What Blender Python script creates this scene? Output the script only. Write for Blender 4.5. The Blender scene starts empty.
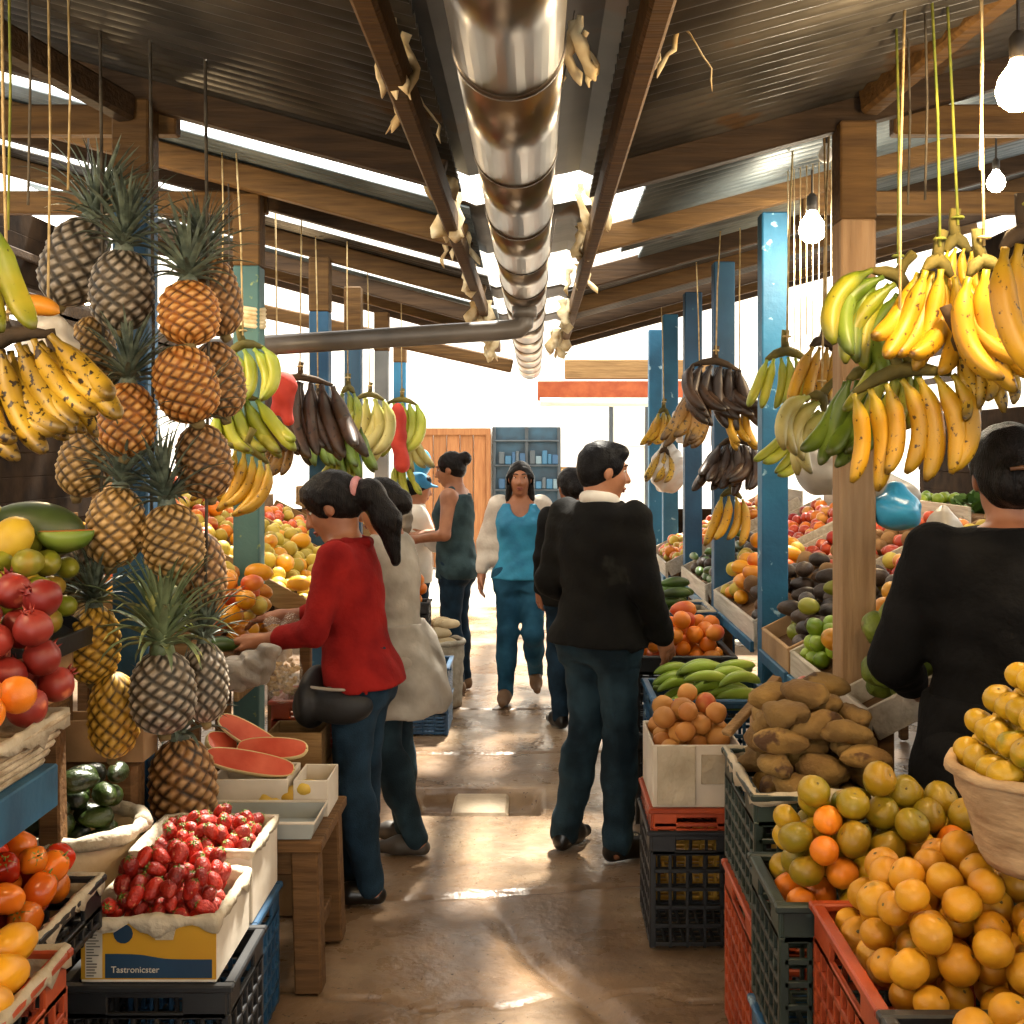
EXPOSURE, SKY, SUN, BULB = 0.6, 3.2, 14.0, 30.0
import bpy, math, random
import numpy as np
from mathutils import Vector, Matrix, Euler, noise as mnoise
random.seed(7); RNG = random.Random(11)
C = bpy.context.scene.collection
F = 1200.0; HX, HY, CZ = 535.0, 448.0, 1.7
def at(px, py, Y):
    return Vector(((px-HX)*Y/F, Y, CZ-(py-HY)*Y/F))
# ------------------------------------------------------------------ colour and materials
def lin(h):
    h = h.lstrip('#'); o = []
    for i in (0, 2, 4):
        c = int(h[i:i+2], 16)/255
        o.append(c/12.92 if c <= .04045 else ((c+.055)/1.055)**2.4)
    return (*o, 1)
MATS = {}
def nodes_new(name):
    m = bpy.data.materials.new(name); m.use_nodes = True
    nt = m.node_tree; b = nt.nodes['Principled BSDF']
    return m, nt, b
def N(nt, t, **kw):
    n = nt.nodes.new(t)
    for k, v in kw.items():
        if k in n.inputs: n.inputs[k].default_value = v
        else: setattr(n, k, v)
    return n
def coords(nt, stretch=(1, 1, 1), rnd=True):
    tc = N(nt, 'ShaderNodeTexCoord')
    mp = N(nt, 'ShaderNodeMapping'); mp.inputs['Scale'].default_value = stretch
    nt.links.new(tc.outputs['Object'], mp.inputs['Vector'])
    oi = N(nt, 'ShaderNodeObjectInfo')
    if rnd:
        ml = N(nt, 'ShaderNodeMath', operation='MULTIPLY'); ml.inputs[1].default_value = 37
        nt.links.new(oi.outputs['Random'], ml.inputs[0])
        nt.links.new(ml.outputs[0], mp.inputs['Location'])
    return mp.outputs['Vector'], oi.outputs['Random']
def ramp(nt, src, stops):
    r = N(nt, 'ShaderNodeValToRGB'); e = r.color_ramp.elements
    while len(e) < len(stops): e.new(.5)
    for i, (p, c) in enumerate(stops): e[i].position = p; e[i].color = c
    nt.links.new(src, r.inputs['Fac']); return r.outputs['Color']
def mixc(nt, fac, a, b, mode='MIX'):
    m = N(nt, 'ShaderNodeMix', data_type='RGBA', blend_type=mode)
    for s, i in ((fac, 0), (a, 6), (b, 7)):
        if hasattr(s, 'default_value') and hasattr(s, 'is_linked'): nt.links.new(s, m.inputs[i])
        else: m.inputs[i].default_value = s
    return m.outputs[2]
def M(name, c1, c2=None, rough=.5, scale=8., bump=0., bscale=60., metal=0., rnd=.12, stretch=(1, 1, 1), spots=None,
      attr=None, spec=.5, detail=3., sub=0., lo=.35, hi=.65, alpha=1., trans=0., coat=0.):
    """c1/c2 blended by noise; spots=(colour, threshold, scale); attr=[(pos, colour)...] along a mesh attribute 't'"""
    if name in MATS: return MATS[name]
    m, nt, b = nodes_new(name)
    v, r = coords(nt, stretch)
    nz = N(nt, 'ShaderNodeTexNoise', Scale=scale, Detail=detail); nt.links.new(v, nz.inputs['Vector'])
    col = ramp(nt, nz.outputs['Fac'], [(lo, lin(c1)), (hi, lin(c2 or c1))])
    if attr:
        at_ = N(nt, 'ShaderNodeAttribute', attribute_name='t')
        w = N(nt, 'ShaderNodeMath', operation='MULTIPLY_ADD'); w.inputs[1].default_value = .22; 
        nt.links.new(nz.outputs['Fac'], w.inputs[0])
        sb = N(nt, 'ShaderNodeMath', operation='SUBTRACT'); sb.inputs[1].default_value = .11
        nt.links.new(at_.outputs['Fac'], sb.inputs[0]); nt.links.new(sb.outputs[0], w.inputs[2])
        a = ramp(nt, w.outputs[0], [(p, lin(c)) for p, c in attr])
        col = mixc(nt, .75, col, a)
    if spots:
        n2 = N(nt, 'ShaderNodeTexNoise', Scale=spots[2], Detail=4.); nt.links.new(v, n2.inputs['Vector'])
        f = ramp(nt, n2.outputs['Fac'], [(spots[1], (0, 0, 0, 1)), (min(1, spots[1]+.05), (1, 1, 1, 1))])
        col = mixc(nt, f, col, lin(spots[0]))
    if rnd:
        hs = N(nt, 'ShaderNodeHueSaturation')
        mr = N(nt, 'ShaderNodeMapRange'); mr.inputs[3].default_value = 1-rnd; mr.inputs[4].default_value = 1+rnd
        nt.links.new(r, mr.inputs[0]); nt.links.new(mr.outputs[0], hs.inputs['Value'])
        nt.links.new(col, hs.inputs['Color']); col = hs.outputs['Color']
    nt.links.new(col, b.inputs['Base Color'])
    b.inputs['Roughness'].default_value = rough; b.inputs['Metallic'].default_value = metal
    b.inputs['Specular IOR Level'].default_value = spec
    b.inputs['Alpha'].default_value = alpha; b.inputs['Transmission Weight'].default_value = trans
    b.inputs['Coat Weight'].default_value = coat
    if bump:
        n3 = N(nt, 'ShaderNodeTexNoise', Scale=bscale, Detail=3.); nt.links.new(v, n3.inputs['Vector'])
        bp = N(nt, 'ShaderNodeBump', Strength=bump, Distance=.01); nt.links.new(n3.outputs['Fac'], bp.inputs['Height'])
        nt.links.new(bp.outputs['Normal'], b.inputs['Normal'])
    MATS[name] = m; return m
def wood(name, c1, c2, axis=0, rough=.75):
    st = [14, 14, 14]; st[axis] = 1.2
    return M(name, c1, c2, rough, scale=3.1, bump=.5, bscale=6, stretch=tuple(st), rnd=.15, spec=.2, detail=6, lo=.22, hi=.78)
def emit(name, col, strength):
    m, nt, b = nodes_new(name)
    b.inputs['Base Color'].default_value = lin(col)
    b.inputs['Emission Color'].default_value = lin(col); b.inputs['Emission Strength'].default_value = strength
    return m
# ------------------------------------------------------------------ mesh builder
class MB:
    def __init__(s): s.v = []; s.f = []; s.m = []; s.a = []
    def add(s, vs, fs, m=0, a=None):
        o = len(s.v); s.v += [tuple(p) for p in vs]; s.a += list(a) if a is not None else [0.]*len(vs)
        s.f += [tuple(o+i for i in f) for f in fs]; s.m += [m]*len(fs); return s
    def box(s, c, d, R=None, m=0, ch=None):
        hx, hy, hz = d[0]/2, d[1]/2, d[2]/2
        k = min(hx, hy, hz)*.35 if ch is None else min(ch, hx*.9, hy*.9, hz*.9)
        vs = []; idx = {}
        for sx in (-1, 1):
            for sy in (-1, 1):
                for sz in (-1, 1):
                    for ax in range(3):
                        p = [sx*(hx-k), sy*(hy-k), sz*(hz-k)]
                        p[ax] = (sx*hx, sy*hy, sz*hz)[ax]
                        idx[(sx, sy, sz, ax)] = len(vs); vs.append(Vector(p))
        fs = []
        for ax in range(3):
            o = [i for i in range(3) if i != ax]
            for sg in (-1, 1):
                q = []
                for a_, b_ in ((-1, -1), (1, -1), (1, 1), (-1, 1)):
                    t = [0, 0, 0]; t[ax] = sg; t[o[0]] = a_; t[o[1]] = b_
                    q.append(idx[(*t, ax)])
                fs.append(q)
        for ax in range(3):
            o = [i for i in range(3) if i != ax]
            for a_ in (-1, 1):
                for b_ in (-1, 1):
                    t0 = [0, 0, 0]; t0[o[0]] = a_; t0[o[1]] = b_; t1 = list(t0); t0[ax] = -1; t1[ax] = 1
                    fs.append([idx[(*t0, o[0])], idx[(*t1, o[0])], idx[(*t1, o[1])], idx[(*t0, o[1])]])
        for sx in (-1, 1):
            for sy in (-1, 1):
                for sz in (-1, 1): fs.append([idx[(sx, sy, sz, i)] for i in range(3)])
        cv = Vector(c)
        vs = [(R @ p if R else p)+cv for p in vs]
        out = []
        mid = cv
        for f in fs:
            p = [vs[i] for i in f]; n = (p[1]-p[0]).cross(p[2]-p[0]); ctr = sum(p, Vector())/len(p)
            out.append(f if n.dot(ctr-mid) > 0 else f[::-1])
        return s.add(vs, out, m)
    def bar(s, p, q, w, h, m=0, ch=None, up=(0, 0, 1)):
        p, q = Vector(p), Vector(q); d = q-p; y = d.normalized(); u = Vector(up)
        if abs(y.dot(u)) > .97: u = Vector((1, 0, 0))
        x = y.cross(u).normalized(); z = x.cross(y)
        R = Matrix((x, y, z)).transposed()
        return s.box((p+q)/2, (w, d.length, h), R, m, ch)
    def tube(s, path, rad, n=8, m=0, cap=True, sq=(1, 1), ts=None, up=None):
        path = [Vector(p) for p in path]; L = len(path)
        if not hasattr(rad, '__len__'): rad = [rad]*L
        vs = []; a = []; pu = None
        for i, p in enumerate(path):
            d = (path[min(i+1, L-1)]-path[max(i-1, 0)]).normalized()
            if pu is None:
                pu = Vector(up) if up else (Vector((0, 0, 1)) if abs(d.z) < .9 else Vector((0, 1, 0)))
            x = d.cross(pu).normalized(); y = x.cross(d).normalized(); pu = y
            for k in range(n):
                t = 2*math.pi*k/n
                vs.append(p+x*math.cos(t)*rad[i]*sq[0]+y*math.sin(t)*rad[i]*sq[1]); a.append((ts[i] if ts else i/(L-1)))
        fs = []
        for i in range(L-1):
            for k in range(n):
                fs.append((i*n+k, i*n+(k+1) % n, (i+1)*n+(k+1) % n, (i+1)*n+k))
        if cap: fs += [tuple(range(n-1, -1, -1)), tuple((L-1)*n+k for k in range(n))]
        return s.add(vs, fs, m, a)
    def lathe(s, prof, n=16, m=0, c=(0, 0, 0), R=None, fn=None, ts=None):
        """prof: list of (r, z) from bottom to top; fn(theta, i, r, z) -> r"""
        vs = []; a = []; L = len(prof)
        for i, (r, z) in enumerate(prof):
            for k in range(n):
                t = 2*math.pi*k/n; rr = fn(t, i, r, z) if fn else r
                p = Vector((rr*math.cos(t), rr*math.sin(t), z))
                vs.append((R @ p if R else p)+Vector(c)); a.append(ts[i] if ts else i/(L-1))
        fs = []
        for i in range(L-1):
            for k in range(n): fs.append((i*n+k, i*n+(k+1) % n, (i+1)*n+(k+1) % n, (i+1)*n+k))
        fs += [tuple(range(n-1, -1, -1)), tuple((L-1)*n+k for k in range(n))]
        return s.add(vs, fs, m, a)
    def grid(s, fn, nu, nv, m=0):
        vs = [fn(u/nu, v/nv) for v in range(nv+1) for u in range(nu+1)]
        fs = [(v*(nu+1)+u, v*(nu+1)+u+1, (v+1)*(nu+1)+u+1, (v+1)*(nu+1)+u) for v in range(nv) for u in range(nu)]
        return s.add(vs, fs, m)
    def mesh(s, name, mats, smooth=True):
        me = bpy.data.meshes.new(name); me.from_pydata(s.v, [], s.f); me.update()
        for m in (mats if isinstance(mats, (list, tuple)) else [mats]): me.materials.append(m)
        me.polygons.foreach_set('material_index', s.m)
        me.polygons.foreach_set('use_smooth', [smooth]*len(s.f))
        if any(s.a):
            at_ = me.attributes.new('t', 'FLOAT', 'POINT'); at_.data.foreach_set('value', s.a)
        return me
    def build(s, name, mats, parent=None, loc=None, smooth=False, sharp=None):
        me = s.mesh(name, mats, smooth)
        if sharp is not None: me.polygons.foreach_set('use_smooth', [True]*len(s.f)); me.set_sharp_from_angle(angle=sharp)
        return link(name, me, parent, loc)
def link(name, me, parent=None, loc=None, rot=None, scale=None):
    o = bpy.data.objects.new(name, me); C.objects.link(o)
    if parent: o.parent = parent
    if loc is not None: o.location = loc
    if rot is not None: o.rotation_euler = rot
    if scale is not None: o.scale = (scale,)*3 if not hasattr(scale, '__len__') else scale
    return o
def tag(o, label, cat, group=None, kind=None):
    o['label'] = label
    if cat: o['category'] = cat
    if group: o['group'] = group
    if kind: o['kind'] = kind
    return o
def thing(name, label, cat, loc=(0, 0, 0), rz=0, group=None, rot=None):
    o = link(name, None, None, loc, rot or (0, 0, rz)); o.empty_display_size = .1
    return tag(o, label, cat, group)
def struct(o): o['kind'] = 'structure'; return o
def solid(me_fn, t):  # thin sheet -> give thickness through a solidify modifier
    md = me_fn.modifiers.new('thickness', 'SOLIDIFY'); md.thickness = t; md.offset = 0; return me_fn
# ------------------------------------------------------------------ surface from distance fields (people, clothes, hair, bags)
def smin(a, b, k):
    if k <= 0: return np.minimum(a, b)
    h = np.maximum(k-np.abs(a-b), 0)/k
    return np.minimum(a, b)-h*h*k*.25
V3 = lambda p: np.array(p, dtype=np.float32)
def cone(p, q, r0, r1, k=.02):
    p, q = V3(p), V3(q); R = max(r0, r1)
    def fn(X, Y, Z):
        d = q-p; L = max(float(d@d), 1e-9)
        x, y, z = X-p[0], Y-p[1], Z-p[2]
        t = np.clip((x*d[0]+y*d[1]+z*d[2])/L, 0, 1)
        return np.sqrt((x-t*d[0])**2+(y-t*d[1])**2+(z-t*d[2])**2)-(r0+(r1-r0)*t)
    return (fn, np.minimum(p, q)-R, np.maximum(p, q)+R, k)
def ell(c, r, R=None, k=.02):
    c, r = V3(c), V3(r); A = np.array(R, dtype=np.float32) if R is not None else None
    def fn(X, Y, Z):
        x, y, z = X-c[0], Y-c[1], Z-c[2]
        if A is not None:
            x, y, z = (A[0, 0]*x+A[1, 0]*y+A[2, 0]*z, A[0, 1]*x+A[1, 1]*y+A[2, 1]*z, A[0, 2]*x+A[1, 2]*y+A[2, 2]*z)
        k0 = np.sqrt((x/r[0])**2+(y/r[1])**2+(z/r[2])**2)
        k1 = np.sqrt((x/r[0]**2)**2+(y/r[1]**2)**2+(z/r[2]**2)**2)+1e-6
        return k0*(k0-1)/k1
    m = float(r.max()) if A is not None else r
    return (fn, c-m, c+m, k)
def loft(tab, x0=0., k=.03):
    """upright body of elliptic slices: rows (z, half width, half depth, y offset[, x offset])"""
    T = np.array([tuple(r)+(0.,)*(5-len(r)) for r in tab], dtype=np.float32)
    def fn(X, Y, Z):
        z = np.clip(Z, T[0, 0], T[-1, 0])
        a, b, o, xo = (np.interp(z, T[:, 0], T[:, i]) for i in (1, 2, 3, 4))
        q = (np.sqrt(((X-x0-xo)/a)**2+((Y-o)/b)**2)-1)*np.minimum(a, b)
        return np.maximum(q, np.maximum(T[0, 0]-Z, Z-T[-1, 0]))
    A, B = T[:, 1].max(), T[:, 2].max()
    return (fn, np.array((x0-A+T[:, 4].min(), T[:, 3].min()-B, T[0, 0])), np.array((x0+A+T[:, 4].max(), T[:, 3].max()+B, T[-1, 0])), k)
def sdf(name, prims, mat, h=.008, sub=(), parent=None, amp=0., freq=30., post=None):
    lo = np.min([p[1] for p in prims], 0)-3*h; hi = np.max([p[2] for p in prims], 0)+3*h
    n = np.ceil((hi-lo)/h).astype(int)+1
    ax = [lo[i]+h*np.arange(n[i]) for i in range(3)]
    G = np.full(n, .2, np.float32)
    def cut(p, pad):
        a = np.clip(np.floor((p[1]-pad-lo)/h).astype(int), 0, n); b = np.clip(np.ceil((p[2]+pad-lo)/h).astype(int)+1, 0, n)
        sl = tuple(slice(a[i], b[i]) for i in range(3))
        X, Y, Z = (ax[0][sl[0]][:, None, None], ax[1][sl[1]][None, :, None], ax[2][sl[2]][None, None, :])
        return sl, X.astype(np.float32), Y.astype(np.float32), Z.astype(np.float32)
    for p in prims:
        sl, X, Y, Z = cut(p, max(p[3], .02)+2*h); G[sl] = smin(G[sl], p[0](X, Y, Z), p[3])
    if amp:
        X, Y, Z = ax[0][:, None, None], ax[1][None, :, None], ax[2][None, None, :]
        w = np.sin(freq*(X*.6+Z*.9)+2*np.sin(freq*.5*Y+1))*np.sin(freq*(Z*.7-Y*.8)+1.5*np.sin(freq*.4*X))
        G += (amp*w).astype(np.float32)
    for p in sub:
        sl, X, Y, Z = cut(p, .02+2*h); G[sl] = np.maximum(G[sl], -p[0](X, Y, Z))
    ins = G < 0
    c = [ins[i:n[0]-1+i, j:n[1]-1+j, k:n[2]-1+k] for i in (0, 1) for j in (0, 1) for k in (0, 1)]
    any_ = c[0].copy(); all_ = c[0].copy()
    for q in c[1:]: any_ |= q; all_ &= q
    I = np.argwhere(any_ & ~all_); idx = np.full(n-1, -1, np.int32); idx[tuple(I.T)] = np.arange(len(I))
    off = np.array([(i, j, k) for i in (0, 1) for j in (0, 1) for k in (0, 1)])
    val = np.stack([G[tuple((I+o).T)] for o in off], 1)
    acc = np.zeros((len(I), 3)); cnt = np.zeros(len(I))
    for a in range(8):
        for b in range(a+1, 8):
            if np.abs(off[a]-off[b]).sum() != 1: continue
            s = (val[:, a] < 0) != (val[:, b] < 0)
            t = val[s, a]/(val[s, a]-val[s, b])
            acc[s] += off[a]+t[:, None]*(off[b]-off[a]); cnt[s] += 1
    P = lo+h*(I+acc/cnt[:, None])
    faces = []
    for axn in range(3):
        o1, o2 = [i for i in range(3) if i != axn]
        if axn == 1: o1, o2 = o2, o1
        sl0 = [slice(None)]*3; sl1 = [slice(None)]*3; sl0[axn] = slice(0, -1); sl1[axn] = slice(1, None)
        A = ins[tuple(sl0)]; B = ins[tuple(sl1)]
        for flip, Ms in ((False, A & ~B), (True, ~A & B)):
            e = np.argwhere(Ms)
            e = e[(e[:, o1] > 0) & (e[:, o2] > 0) & (e[:, o1] < n[o1]-1) & (e[:, o2] < n[o2]-1)]
            q = []
            for d1, d2 in ((-1, -1), (0, -1), (0, 0), (-1, 0)):
                t = e.copy(); t[:, o1] += d1; t[:, o2] += d2; q.append(idx[tuple(t.T)])
            q = np.stack(q, 1); q = q[(q >= 0).all(1)]
            faces.append(q[:, ::-1] if flip else q)
    Q = np.concatenate(faces)
    # one pass of smoothing keeps the surface even
    nb = np.zeros_like(P); ct = np.zeros(len(P))
    for a in range(4):
        for b in ((a+1) % 4, (a+3) % 4):
            np.add.at(nb, Q[:, a], P[Q[:, b]]); np.add.at(ct, Q[:, a], 1)
    P = .5*P+.5*nb/np.maximum(ct, 1)[:, None]
    if post: P = post(P)
    me = bpy.data.meshes.new(name)
    me.vertices.add(len(P)); me.vertices.foreach_set('co', P.astype(np.float32).ravel())
    me.loops.add(Q.size); me.loops.foreach_set('vertex_index', Q.astype(np.int32).ravel())
    me.polygons.add(len(Q)); me.polygons.foreach_set('loop_start', np.arange(0, Q.size, 4, dtype=np.int32))
    me.update(calc_edges=True); me.validate()
    me.polygons.foreach_set('use_smooth', [True]*len(me.polygons))
    me.materials.append(mat)
    return link(name, me, parent)
# ------------------------------------------------------------------ camera, world, light
cam = bpy.data.cameras.new('camera'); cam.sensor_width = 36; cam.lens = 36*F/1024
cam.shift_x = -(HX-512)/1024; cam.shift_y = -(512-HY)/1024; cam.clip_start = .05
co = bpy.data.objects.new('camera', cam); C.objects.link(co); co.location = (0, 0, CZ); co.rotation_euler = (math.pi/2, 0, 0)
sc = bpy.context.scene; sc.camera = co
vs = sc.view_settings; vs.view_transform = 'Standard'; vs.look = 'None'; vs.gamma = 1; vs.use_curve_mapping = False; vs.exposure = EXPOSURE
w = bpy.data.worlds.new('sky'); sc.world = w; w.use_nodes = True
bg = w.node_tree.nodes['Background']; bg.inputs[0].default_value = (1, .955, .87, 1); bg.inputs[1].default_value = SKY
def lamp(name, loc, power, col=(1, .72, .4), r=.045):
    l = bpy.data.lights.new(name, 'POINT'); l.energy = power; l.color = col; l.shadow_soft_size = r
    o = bpy.data.objects.new(name, l); C.objects.link(o); o.location = loc; return o
sun = bpy.data.lights.new('sunlight', 'SUN'); sun.energy = SUN; sun.angle = .07; sun.color = (1, .93, .8)
so = bpy.data.objects.new('sunlight', sun); C.objects.link(so); 
so.location = (0, 16, 8); so.rotation_euler = (math.radians(-31), math.radians(8), 0)
# ------------------------------------------------------------------ materials of the setting
mWood = wood('rough_beam_wood', '#42301e', '#6e522e')
mWoodD = wood('dark_beam_wood', '#2a2018', '#4c3a28')
mWoodP = wood('bare_post_wood', '#86694c', '#a88a68', axis=2)
mPlank = wood('plank_wood', '#6d5234', '#9a7a50')
mPlankD = wood('old_stool_wood', '#4b3522', '#7a5a38')
mBlue = M('blue_post_paint', '#16506f', '#22698c', .6, 3, .25, 40, rnd=.06, spots=('#9cc0cf', .66, 14), detail=5)
mBlueD = M('dark_blue_post_paint', '#163f5c', '#205273', .6, 3, .25, 40, rnd=.06, spots=('#456a78', .68, 12))
mTeal = M('faded_green_post_paint', '#34595a', '#4b7470', .6, 2.5, .25, 40, rnd=.05, spots=('#8a9a5a', .68, 16))
mGreyP = M('grey_post_paint', '#5d6468', '#7b8184', .6, 3, .2, 40, rnd=.05)
mSteel = M('galvanised_duct', '#8a8278', '#aea596', .28, 3, .12, 9, metal=1., rnd=.03, stretch=(1, .35, 1))
mSeam = M('duct_seam', '#4a443e', '#6a6259', .4, 6, metal=1., rnd=0)
mPipe = M('grey_plastic_pipe', '#4c4640', '#625a52', .4, 4, .05, rnd=0)
mRoof = M('old_zinc_sheet', '#2e2c29', '#524e48', .5, 3, .2, 20, metal=.35, rnd=.25, spots=('#54402c', .62, 3))
mRoofB = M('skylit_zinc_sheet', '#4a5458', '#727c80', .5, 3, .2, 20, metal=.35, rnd=.2, spots=('#5c4d3c', .66, 3))  # same zinc, bluish skylight on the underside put into the colour
mRope = M('twine', '#a08858', '#c8b080', .9, 30, .4, 120)
mRopeG = M('green_twine', '#5e6a24', '#8a8a34', .8, 20, .3, 90)
mRopeD = M('dark_twine', '#3a342c', '#5c5446', .9, 20, .3, 90)
mRag = M('torn_packing_rag', '#b99c6a', '#e8d9b4', .9, 12, .6, 25)
mWhite = M('whitewashed_wall', '#e8e4da', '#f4f1ea', .85, 3, .1, rnd=.03)
mConc = M('street_concrete', '#bdb5a6', '#d8d1c4', .85, 2, .2, 30, rnd=0)
mDark = M('dark_board', '#1c140e', '#33261a', .95, 5, .2, 30, spec=.05)
# ------------------------------------------------------------------ floor
def floor_h(x, y):
    h = .006*mnoise.noise((x*2.2, y*1.6, 0))+.0035*mnoise.noise((x*9, y*7, 3))+.0012*mnoise.noise((x*28, y*22, 5))
    d = 0.
    for jy, wdt in ((4.62+.06*math.sin(x*3), .012), (6.72+.02*math.sin(x*5), .012), (7.85, .015), (3.72+.05*math.sin(x*6)+.02*math.sin(x*23), .008)):
        d = max(d, .02*math.exp(-((y-jy)/wdt)**2))
    gx = -.19+.42*max(0, (4.62-y)/1.05)**1.3+.015*math.sin(y*9)     # worn gutter running towards the front
    if y < 4.7: d = max(d, .03*math.exp(-((x-gx)/.05)**2)*min(1, (4.7-y)*2))
    if -.60 < x < .03 and 5.58 < y < 6.02: d = max(d, .11*min(1, min(x+.60, .03-x, y-5.58, 6.02-y)/.04))
    if y > 4.62: h += .004
    return h-d-.01
m, nt, b = nodes_new('wet_worn_concrete')
v, r_ = coords(nt, rnd=False)
n1 = N(nt, 'ShaderNodeTexNoise', Scale=1.3, Detail=6., Roughness=.62); nt.links.new(v, n1.inputs['Vector'])
c1 = ramp(nt, n1.outputs['Fac'], [(.32, lin('#66503c')), (.5, lin('#846b52')), (.68, lin('#a48c70'))])
n2 = N(nt, 'ShaderNodeTexNoise', Scale=14., Detail=5.); nt.links.new(v, n2.inputs['Vector'])
c2 = ramp(nt, n2.outputs['Fac'], [(.3, (.42, .42, .42, 1)), (.7, (.6, .6, .6, 1))])
cc = mixc(nt, .8, c1, c2, 'OVERLAY')
n5 = N(nt, 'ShaderNodeTexNoise', Scale=55., Detail=4.); nt.links.new(v, n5.inputs['Vector'])
f5 = ramp(nt, n5.outputs['Fac'], [(.66, (0, 0, 0, 1)), (.72, (1, 1, 1, 1))]); cc = mixc(nt, f5, cc, lin('#3c2c1e'))
nt.links.new(cc, b.inputs['Base Color'])
n3 = N(nt, 'ShaderNodeTexNoise', Scale=2.1, Detail=7., Roughness=.65); nt.links.new(v, n3.inputs['Vector'])
mr = N(nt, 'ShaderNodeMapRange'); mr.inputs[1].default_value = .35; mr.inputs[2].default_value = .65; mr.inputs[3].default_value = .17; mr.inputs[4].default_value = .45
nt.links.new(n3.outputs['Fac'], mr.inputs[0]); nt.links.new(mr.outputs[0], b.inputs['Roughness'])
n4 = N(nt, 'ShaderNodeTexNoise', Scale=30., Detail=6.); nt.links.new(v, n4.inputs['Vector'])
bp = N(nt, 'ShaderNodeBump', Strength=.35, Distance=.012); nt.links.new(n4.outputs['Fac'], bp.inputs['Height']); nt.links.new(bp.outputs['Normal'], b.inputs['Normal'])
b.inputs['Specular IOR Level'].default_value = .5
mFloor = m
g = MB()
g.grid(lambda u, v: (-1.2+2.2*u, 3.2+6.0*v, floor_h(-1.2+2.2*u, 3.2+6.0*v)), 110, 330)
for x0, x1, y0, y1 in ((-5, -1.2, -7, 13), (1.0, 5, -7, 13), (-1.2, 1.0, -7, 3.2), (-1.2, 1.0, 9.2, 13)):
    g.add([(x0, y0, -.012), (x1, y0, -.012), (x1, y1, -.012), (x0, y1, -.012)], [(0, 1, 2, 3)])
struct(g.build('floor', mFloor, smooth=True))
g = MB().box((0, 26, -.08), (60, 26, .1)); o = g.build('street_pavement', mConc); struct(o)
o = MB().box((-.262, 5.8, -.06), (.27, .34, .09)).build('drain_slab', M('drain_slab_concrete', '#a08c72', '#bda98c', .6, 8, .3, 40)); tag(o, 'pale flat drain slab set in the broken hole of the aisle floor', 'slab')
# ------------------------------------------------------------------ roof
def rz(x): return 2.53+.27*abs(x)
def corrugated(name, side, y0, y1, mat_, x0=.27, x1=3.6, pitch=.076, amp=.011, dz=0.):
    xs0, xs1 = (x0, x1); ny = int((y1-y0)/pitch*6)
    g = MB()
    g.grid(lambda u, v: (side*(xs0+(xs1-xs0)*u), y0+(y1-y0)*v, rz(xs0+(xs1-xs0)*u)+.075+dz+amp*math.sin(2*math.pi*(y1-y0)*v/pitch)-.03*v), 6, ny)
    o = g.build(name, mat_, smooth=True); solid(o, .004); struct(o); return o
for y0, y1, mm in ((-6.5, 1.32, mRoof), (1.3, 4.42, mRoof), (4.90, 6.28, mRoofB), (6.86, 7.95, mRoof), (8.5, 9.5, mRoofB), (9.7, 10.2, mRoof)): corrugated('roof', -1, y0, y1, mm)
for y0, y1, mm in ((-6.5, 1.32, mRoof), (1.3, 4.42, mRoof), (4.36, 5.9, mRoofB), (5.86, 7.12, mRoofB), (7.22, 8.62, mRoof), (8.76, 9.7, mRoofB), (9.8, 10.2, mRoof)): corrugated('roof', 1, y0, y1, mm, x0=.2 if y0 < 2 else (.42 if y0 < 4.5 else (.55 if y0 < 6 else .2)), dz=0 if y0 < 2 else -.02)
for y0, y1 in ((-6.5, 4.36), (4.9, 6.1), (7.4, 7.95), (8.9, 9.4)):
    g = MB(); g.grid(lambda u, v: (-.34+.6*u, y0+(y1-y0)*v, 2.70+.012*math.sin(u*25)), 12, 4); o = g.build('roof', mRoof, smooth=True); solid(o, .004); struct(o)
ORD = ['nearest', 'second', 'third', 'fourth', 'fifth', 'sixth', 'seventh', 'eighth']
LY = [3.95, 5.33, 7.1, 8.4, 9.96, 11.3]; RY = [3.95, 5.3, 6.7, 8.0, 9.33, 10.5]
def rafter(side, Y, i, nm):
    x1 = 3.5; xm = .3 if side < 0 else .24
    p, q = Vector((side*xm, Y, rz(xm))), Vector((side*x1, Y, rz(x1)))
    o = MB().bar(p, q, .07, .105, ch=.006).build('rafter', mWood if i % 2 == 0 else mWoodD)
    tag(o, f'brown wooden rafter carrying the roof sheets {"left" if side < 0 else "right"} of the duct, {nm} from the camera', 'rafter', 'rafters under the zinc roof')
for i, Y in enumerate([2.0]+LY[:1]+[5.15, 5.6, 7.1, 8.55, 9.4, 10.1]): rafter(-1, Y+.03, i, ORD[i])
for i, Y in enumerate([2.0]+RY[:1]+[5.2, 6.4, 7.5, 8.7, 9.5, 10.1]): rafter(1, Y+.03, i, ORD[i])
for side, x, nm in ((-1, -.315, 'left'), (1, .235, 'right')):
    o = MB().bar((x, 1.4, 2.555), (x, 10.2, 2.555), .05, .085, ch=.008).build('valley_beam', mWood)
    tag(o, f'long rough wooden valley beam running along the {nm} side of the steel duct', 'beam')
for side in (-1, 1):
    for j, (yy, zz) in enumerate(((3.95, 2.80), (5.3, 2.8))):
        o = MB().bar((side*1.2, yy+.09, zz), (side*3.5, yy+.09, zz), .06, .10, ch=.006).build('tie_beam', mWood)
        tag(o, f'horizontal wooden tie beam above the {"left" if side < 0 else "right"} stalls, at the {ORD[j]} post', 'beam')
    for j, (yy, zz) in enumerate(((6.0, 2.42), (8.8, 2.36))):
        o = MB().bar((side*2.5, yy-2.6, zz), (side*2.5, yy+2.6, zz), .05, .09, ch=.006).build('stall_rail', mWoodD)
        tag(o, f'dark wooden rail high behind the {"left" if side < 0 else "right"} stalls, {"nearer" if j == 0 else "farther"} of two', 'rail')
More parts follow.
